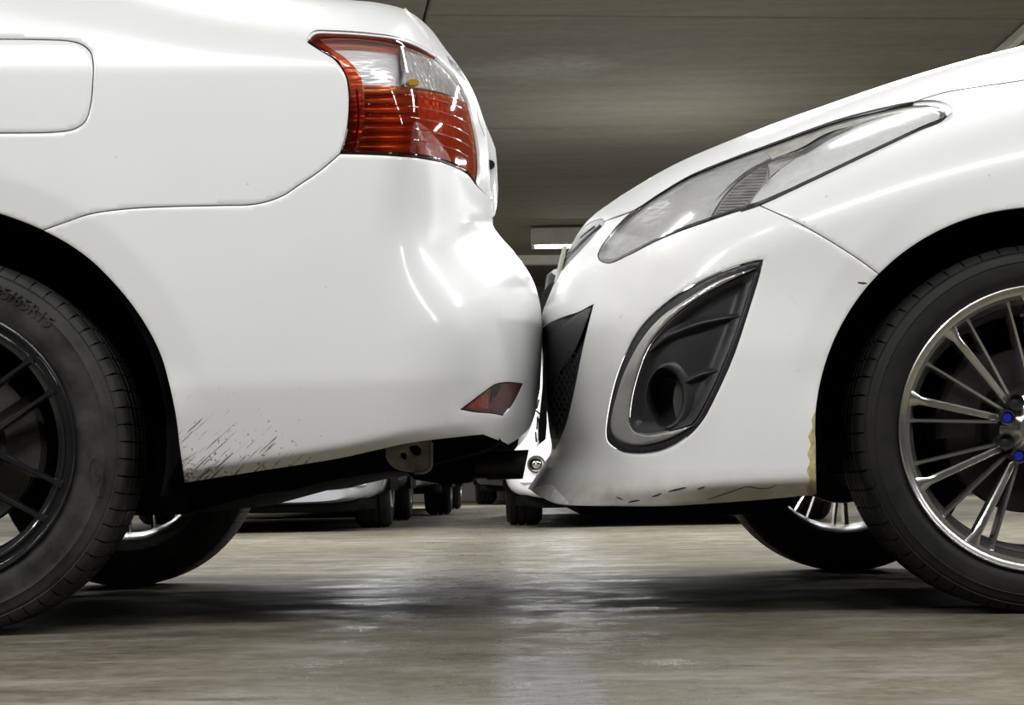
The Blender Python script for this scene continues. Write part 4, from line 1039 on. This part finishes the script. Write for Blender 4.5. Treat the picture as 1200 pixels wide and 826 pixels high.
# floor of the pocket, sunk behind the bezel
def F_sunk(px, py):
    q = build_sunk
    d, _, _ = seg_dist(np.stack([np.ravel(px), np.ravel(py)], 1), q)
    return F_right(px, py)+0.002+0.016*sstep(0, 14, d.reshape(np.shape(px)))
build_sunk = build_poly(PIN)[0]
pk = panel('pocket_floor', pocket, lambda x, y: F_sunk(x, y), PIN, M['dark_plastic'], holes=[[[(784+23*math.cos(2*PI*k/24), 465.5+35*math.sin(2*PI*k/24)) for k in range(25)]]], gap=0, off=0.001, sp=3.5, lip=0.002, chamfer=0)
def ridge(line, wpx, hgt, name):
    q = spline(line, 3); n = len(q); s = np.linspace(0, 1, n)
    t = np.gradient(q, axis=0); t /= np.hypot(t[:, 0], t[:, 1])[:, None]; nn_ = np.stack([-t[:, 1], t[:, 0]], 1)
    prof = np.sin(PI*np.clip(s*0.9+0.06, 0, 1))**0.6
    rows_ = []
    for (k, hh) in ((-1, 0), (-0.7, 0.35), (-0.35, 0.8), (-0.1, 1.0), (0.15, 0.95), (0.45, 0.5), (1, -0.05)):
        qq = q+nn_*(k*wpx*prof)[:, None]
        rows_.append(P(qq[:, 0], qq[:, 1], F_sunk(qq[:, 0], qq[:, 1])+0.003-hgt*hh*prof))
    v = np.vstack(rows_); R_ = len(rows_)
    f = [(r*n+i, r*n+i+1, (r+1)*n+i+1, (r+1)*n+i) for r in range(R_-1) for i in range(n-1)]
    return mesh_obj(name, v, f, M['dark_plastic'], pocket, None, True)
ridge([(762, 412), (785, 394), (815, 381), (840, 375), (866, 370)], 9, 0.016, 'pocket_ridge')
ridge([(800, 450), (815, 442), (828, 437), (841, 434)], 7, 0.012, 'pocket_ridge')
# fog lamp barrel
rings = [(800, 462, 40, 47, 0.016), (795, 461, 33, 44, 0.006), (788, 462, 28.5, 41, -0.006), (782, 464, 25, 38, -0.012), (780, 465, 22.5, 35, -0.012), (779, 465.5, 20.5, 33, -0.008), (781, 466, 19.5, 31.5, 0.01), (785, 467, 18, 29, 0.04), (786, 468, 16, 26, 0.055)]
vv, ff, nn = [], [], 40
for (cx, cy, rx, ry, dy) in rings:
    base = float(F_right(np.array([779.0]), np.array([466.0]))[0])
    for k in range(nn):
        a = 2*PI*k/nn; x = cx+rx*math.cos(a); y = cy+ry*math.sin(a)
        slope = -(x-779)*0.0007
        dep = base+0.014+dy+slope if dy < 0.014 or rx < 22 else float(F_sunk(np.array([x]), np.array([y]))[0])+0.004
        vv.append(tuple(P(x, y, dep)))
for i in range(len(rings)-1):
    for k in range(nn): ff.append((i*nn+k, i*nn+(k+1) % nn, (i+1)*nn+(k+1) % nn, (i+1)*nn+k))
ff.append(tuple((len(rings)-1)*nn+k for k in range(nn)))
mesh_obj('lamp_barrel', vv, ff, M['dark_plastic'], pocket, None, True, 50)
gl = []
cx, cy = 793, 469
for k in range(20):
    a = -PI/2+PI*k/19; gl.append((cx+7.5*math.cos(a), cy+24*math.sin(a)))
panel('lamp_glass', pocket, lambda x, y: np.full(np.shape(x), float(F_right(np.array([779.0]), np.array([466.0]))[0])+0.030), [[*gl], [gl[-1], (789, 469), gl[0]]], plain('fog_lamp_glass', (0.18, 0.18, 0.17), 0.15, metal=0.4), gap=0, sp=4, lip=0.004, chamfer=0)

# lower grille
open_o = [O((636.6, 384), (648.2, 527))]
def F_gr(px, py):
    return F_right(px, py)+0.02
gr_poly = [open_top, [(695, 357), (694, 384), (688, 414.6), (680, 455), (670, 492.5), (660, 514), (650, 527)], O((648.2, 527), (635.5, 384))]
grille = panel('lower_grille', rcar, F_gr, gr_poly, M['black_plastic'], outl=RO, yc=YCR, gap=0, off=0.012, sp=4, lip=0, chamfer=0)
def F_w(px, py): return F_right(px, py)+0.004+0.02*np.clip((py-360)/120, 0, 1)
panel('grille_blade', grille, F_w, [[(693.5, 360), (682, 364), (672, 371), (664, 378), (654, 386), (645, 394), (640.5, 402)], [(640.5, 402), (640, 440), (646, 446), (660, 432), (676, 405), (686, 380), (693.5, 360)]], M['dark_plastic'], gap=0, off=0.0, sp=3, lip=0.01, chamfer=0.002)
hx_, hf_ = [], []
hexes = MB()
row = 0; yy = 412
while yy < 522:
    xx = 645+(row % 2)*3.0
    xr = np.interp(yy, [357, 384, 414, 455, 492, 514, 528], [695, 688, 681, 673, 664, 656, 648])
    xl = np.interp(yy, [400, 440, 470, 500, 528], [672, 652, 645, 648, 652])
    while xx < xr-2:
        if xx > xl:
            ring = []
            for (rr, dd) in ((3.1, 0.0), (2.2, 0.0), (2.0, 0.008)):
                for k in range(6):
                    a = PI/6+k*PI/3; x = xx+rr*0.95*math.cos(a); y = yy+rr*1.15*math.sin(a)
                    ring.append(P(x, y, float(F_gr(np.array([xx]), np.array([yy]))[0])+0.002+dd))
            hexes.add(ring, [(k, (k+1) % 6, 6+(k+1) % 6, 6+k) for k in range(6)]+[(6+k, 6+(k+1) % 6, 12+(k+1) % 6, 12+k) for k in range(6)])
        xx += 6.0
    yy += 6.2; row += 1
o = hexes.build('honeycomb_mesh', M['dark_plastic'], grille, smooth=False); o['kind'] = 'stuff'
# upper grille, pale plate above, black plate holder below
ug = [[(655, 320), (658, 318), (677.5, 297), (697, 275.5), (708, 262)], [(708, 262), (706.5, 256.5), (697, 258.5), (690, 262), (684, 266)], O((684, 264), (655, 319))]
ugp = panel('upper_grille', rcar, F_right, ug, M['black_plastic'], outl=RO, yc=YCR, gap=0, off=0.02, sp=3, lip=0, chamfer=0)
strip('grille_bar', ugp, F_right, [(664, 303), (676, 290), (690, 276), (704, 264)], 4.5, M['dark_plastic'], off=0.006, thick=0.006)
strip('grille_bar', ugp, F_right, [(680, 279), (688, 272), (697, 265)], 3.0, M['dark_plastic'], off=0.008, thick=0.004)
def slab(name, pts, y0, y1, mat, parent, bev=0.0): return prism(name, parent, pts, y0, y1, mat, bev)
pl = slab('registration_plate', [(659.6, 288), (664.5, 288), (659.5, 312), (655, 330), (650, 331), (654, 310)], 3.76, 4.06, M['plate_white'], rcar)
slab('plate_edge', [(661.6, 288.6), (664.6, 288.6), (659.6, 312), (655.5, 329), (653.4, 330), (657.2, 310)], 3.752, 3.759, M['plate'], pl)
ph = slab('plate_holder', [(636.3, 412), (639.5, 412), (640.5, 438), (641, 496), (639.5, 514.5), (631.6, 521), (632, 490), (635.5, 455)], 3.74, 4.06, M['gloss_black'], rcar)
for (a, b_) in (((630.5, 468), (628, 479)), ((627, 481), (631.5, 485)), ((629, 488), (628, 503)), ((626.5, 506), (627.5, 518)), ((630.5, 490), (630.8, 516))):
    MB().tube([tuple(P(a[0]+1, a[1], 3.75)), tuple(P(b_[0]+1, b_[1], 3.75))], 0.0016, 8).build('chrome_clip', M['chrome'], ph)
# chin insert, undertray
panel('chin_insert', rcar, F_right, [[(622, 573), (634, 569), (646.5, 567)], [(646.5, 567), (656, 577), (668, 591)], [(668, 591), (657, 591), (646, 588), (634, 582), (622, 573)]], M['chin'], gap=0.3, off=-0.003, sp=3, lip=0.006)
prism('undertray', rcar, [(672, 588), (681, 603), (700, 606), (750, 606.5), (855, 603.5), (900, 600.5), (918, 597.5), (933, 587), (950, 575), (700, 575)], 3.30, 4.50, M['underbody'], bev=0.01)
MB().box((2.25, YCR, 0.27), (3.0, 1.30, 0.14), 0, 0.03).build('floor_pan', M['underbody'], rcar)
MB().box((2.2, YCR, 0.52), (3.0, 0.94, 0.36), 0, 0.05).add(*(lambda q: (q.v, q.f))(MB().box((0.72, YCR, 0.45), (0.7, 1.0, 0.3), 0, 0.05))).build('front_light_blocker', M['underbody'], rcar)  # hidden boxes added inside the body to block light reaching the floor
# scratches, filler
for k, ln in enumerate(([(829, 585), (845, 580), (862, 574), (876, 570), (890, 572), (900, 572), (911, 568)], [(783, 576), (790, 574), (804, 571)], [(764, 582), (770, 580), (775, 578)], [(817, 573), (826, 570)], [(1005, 331), (1016, 332)],
                        [(722, 582), (730, 585)], [(736, 589), (742, 587), (750, 586)])):
    strip('scratch', rcar, F_right, ln, 1.9 if k != 4 else 2.6, M['scratch'], off=-0.0005, thick=0.0004, wfun=lambda s: np.sin(PI*np.clip(s*0.9+0.05, 0, 1))**0.5)
panel('yellowed_filler', rcar, F_right, [[(956, 480), (951, 492), (952, 500), (947, 512), (950, 520), (946, 532), (949, 541), (945, 552), (949, 560), (945, 572), (947, 581), (957, 579)], [(957, 579), (956, 533), (955.5, 500), (956, 480)]], M['rust'], gap=0.3, off=-0.0008, sp=3, lip=0.002, chamfer=0.0006)
# wheels
build_wheel('right', rcar, WRc)
build_wheel('right', rcar, (float(P(992, 520, 4.54)[0]), 4.72, 0.298), far=True)
liner(rcar, (WRc[0], 0, 0.31), 0.358, YSR+0.02, 3.42, math.radians(-20), math.radians(192), 0.19)

# ================================================================== BACKGROUND CARS
def bg_car(loc, rz, paint_mat, label, L=4.1, W=1.68, H=1.47, clr=0.17, rear=False, dark_lamps=False):
    """complete small car; nose points to local -Y"""
    root = empty('car', (loc[0], loc[1], 0), label, 'car')
    T = lambda p: (loc[0]+p[0], loc[1]+p[1], p[2])
    def loft(name, st, mat, n=56, e=8.5):
        v = []; f = []
        for (y, hw, zb, zt) in st:
            for k in range(n):
                a = 2*PI*k/n; ca, sa = math.cos(a), math.sin(a)
                x = hw*math.copysign(abs(ca)**(2/e), ca); z = (zt+zb)/2+(zt-zb)/2*math.copysign(abs(sa)**(2/e), sa)
                v.append(T((x, y, z)))
        for i in range(len(st)-1):
            for k in range(n): f.append((i*n+k, i*n+(k+1) % n, (i+1)*n+(k+1) % n, (i+1)*n+k))
        f += [tuple(range(n))[::-1], tuple((len(st)-1)*n+k for k in range(n))]
        return mesh_obj(name, v, f, mat, root, None, True, 50)
    h = W/2; y0 = -L/2
    loft('body', [(y0-0.04, h*0.82, clr+0.01, 0.50), (y0+0.0, h*0.91, clr+0.002, 0.62), (y0+0.10, h*0.97, clr, 0.70), (y0+0.3, h*0.99, clr, 0.80), (y0+0.8, h, clr, 0.92), (y0+1.3, h, clr+0.02, 0.97), (0.4, h, clr+0.02, 0.98),
                  (L/2-0.6, h, clr+0.02, 0.98), (L/2-0.2, h*0.96, clr+0.03, 0.93), (L/2-0.05, h*0.88, clr+0.06, 0.85), (L/2, h*0.6, clr+0.15, 0.7)], paint_mat)
    loft('cabin_glass', [(y0+0.95, h*0.80, 0.85, 0.94), (y0+1.7, h*0.76, 0.85, H-0.06), (y0+2.2, h*0.74, 0.85, H-0.02), (L/2-0.9, h*0.72, 0.85, H-0.05), (L/2-0.35, h*0.74, 0.85, 1.0)], M['glass_dark'], 20, 3.5)
    loft('roof', [(y0+1.72, h*0.66, H-0.10, H-0.03), (y0+2.2, h*0.68, H-0.07, H+0.005), (L/2-1.0, h*0.68, H-0.09, H-0.015), (L/2-0.8, h*0.6, H-0.15, H-0.08)], paint_mat, 20, 3)
    # bumper lip, lower intake, lamps, plate
    loft('bumper_lip', [(y0+0.02, h*0.86, clr-0.035, clr+0.03), (y0+0.06, h*0.90, clr-0.04, clr+0.03), (y0+0.30, h*0.93, clr-0.04, clr+0.03)], M['underbody'], 40, 9)
    loft('bumper_fold', [(y0-0.05, h*0.80, clr+0.075, clr+0.10), (y0-0.02, h*0.90, clr+0.07, clr+0.105), (y0+0.2, h*0.97, clr+0.07, clr+0.10)], paint_mat, 40, 4)
    MB().box(T((0, y0-0.035, clr+0.19)), (h*0.9, 0.05, 0.09), 0, 0.02).build('lower_intake', M['black_plastic'], root)
    MB().box(T((0, y0-0.04, 0.47)), (h*0.8, 0.05, 0.10), 0, 0.02).build('grille', M['black_plastic'], root)
    pmb = MB().box(T((0, y0-0.07, 0.36)), (0.34, 0.012, 0.15), 0, 0.004).build('registration_plate', M['plate_white'], root)
    for s in (-1, 1):
        for nm, c, r, d in (('fog_lamp', (s*h*0.81, y0-0.03, clr+0.17), 0.034, 0.05), ('head_lamp', (s*h*0.72, y0+0.06, 0.60), 0.10, 0.08)):
            v, f = lathe([(-0.03, 0.0), (-0.025, r*0.5), (-0.012, r*0.85), (0.0, r), (d, r*1.02)], 24)
            q = [T((c[0]+p[0], c[1]+p[1], c[2]+p[2])) for p in v]
            o_ = mesh_obj(nm, q, f, M['chrome'], root, None, True, 40)
            v, f = lathe([(-0.02, r*1.02), (-0.024, r*1.12), (-0.012, r*1.25), (0.02, r*1.3), (d, r*1.3)], 24)
            mesh_obj('lamp_surround', [T((c[0]+p[0], c[1]+p[1], c[2]+p[2])) for p in v], f, M['black_plastic'], o_, None, True, 40)
    # wheels, arches
    for yy in (y0+0.80, L/2-0.72):
        for s in (-1, 1):
            c = T((s*(h-0.01), yy, 0.30))
            key = 'bgt%d' % s
            v, f = lathe([(0.02, 0.19), (0.0, 0.20), (-0.002, 0.24), (0.003, 0.28), (0.02, 0.297), (0.05, 0.30), (0.055, 0.293), (0.062, 0.293), (0.066, 0.30), (0.09, 0.30), (0.095, 0.293), (0.102, 0.293), (0.106, 0.30), (0.14, 0.30), (0.165, 0.295), (0.185, 0.27), (0.185, 0.2)], 56)
            v = [(-s*p[1], p[0], p[2]) for p in v]
            t_ = add_mesh_part('wheel', key, (v, f), M['tyre'], root, c)
            v, f = lathe([(0.012, 0.20), (0.0, 0.20), (0.002, 0.192), (0.03, 0.185), (0.035, 0.04), (0.02, 0.0)], 40)
            add_mesh_part('rim', key+'r', ([(-s*p[1], p[0], p[2]) for p in v], f), M['silver_barrel'], t_, c)
            for k in range(5):
                a = 2*PI*k/5; sv = []
                for (r_, wd) in ((0.03, 0.025), (0.188, 0.03)):
                    for sg in (-1, 1):
                        for dp in (0.004, 0.03): sv.append((-s*-dp*-1 if False else -s*dp, r_*math.cos(a)-sg*wd*math.sin(a), r_*math.sin(a)+sg*wd*math.cos(a)))
                add_mesh_part('rim_spoke', key+'s%d' % k, (sv, [(0, 4, 6, 2), (1, 3, 7, 5), (0, 1, 5, 4), (2, 6, 7, 3), (0, 2, 3, 1), (4, 5, 7, 6)]), M['chrome'], t_, c, smooth=False)
            n = 28; v = []; f = []
            for xo in (0.004, -0.02):
                for i in range(n+1):
                    a = math.radians(-18)+math.radians(216)*i/n; v.append(T((s*(h+xo), yy+0.345*math.cos(a), 0.30+0.345*math.sin(a))))
            f = [tuple(range(n+1))]+[(i, i+1, n+1+i+1, n+1+i) for i in range(n)]
            mesh_obj('arch_recess', v, f, M['underbody'], root, None, False)
    MB().box(T((0, 0.1, clr+0.03)), (W*0.7, L*0.7, 0.08), 0, 0.02).build('floor_pan', M['underbody'], root)
    root.rotation_euler.z = rz
    return root
def place(px, D, wheel_side, W=1.68, rz=0.0, L=4.1):
    """position so that the front wheel on the given side shows centred at photo column px, depth D"""
    X = (px-600)/2250*D
    lx, ly = wheel_side*(W/2-0.10), -L/2+0.80
    return (X-(lx*math.cos(rz)-ly*math.sin(rz)), D-(lx*math.sin(rz)+ly*math.cos(rz)))
bg_car(place(439, 9.95, 1, L=3.4), 0, M['silver_paint'], 'silver hatchback facing the camera, seen under the white saloon bumper', clr=0.135, L=3.4)
bg_car(place(514, 13.6, 1), 0, M['grey_paint'], 'grey car parked directly behind the silver hatchback, wheel under the towing bracket', clr=0.19)
bg_car(place(613, 9.95, -1), 0, M['white'], 'white car facing the camera, seen in the gap under the touching bumpers', clr=0.135)
bg_car(place(568, 19.0, -1), 0, M['black_paint'], 'far black car with chrome trim, behind the white car in the gap', clr=0.17)
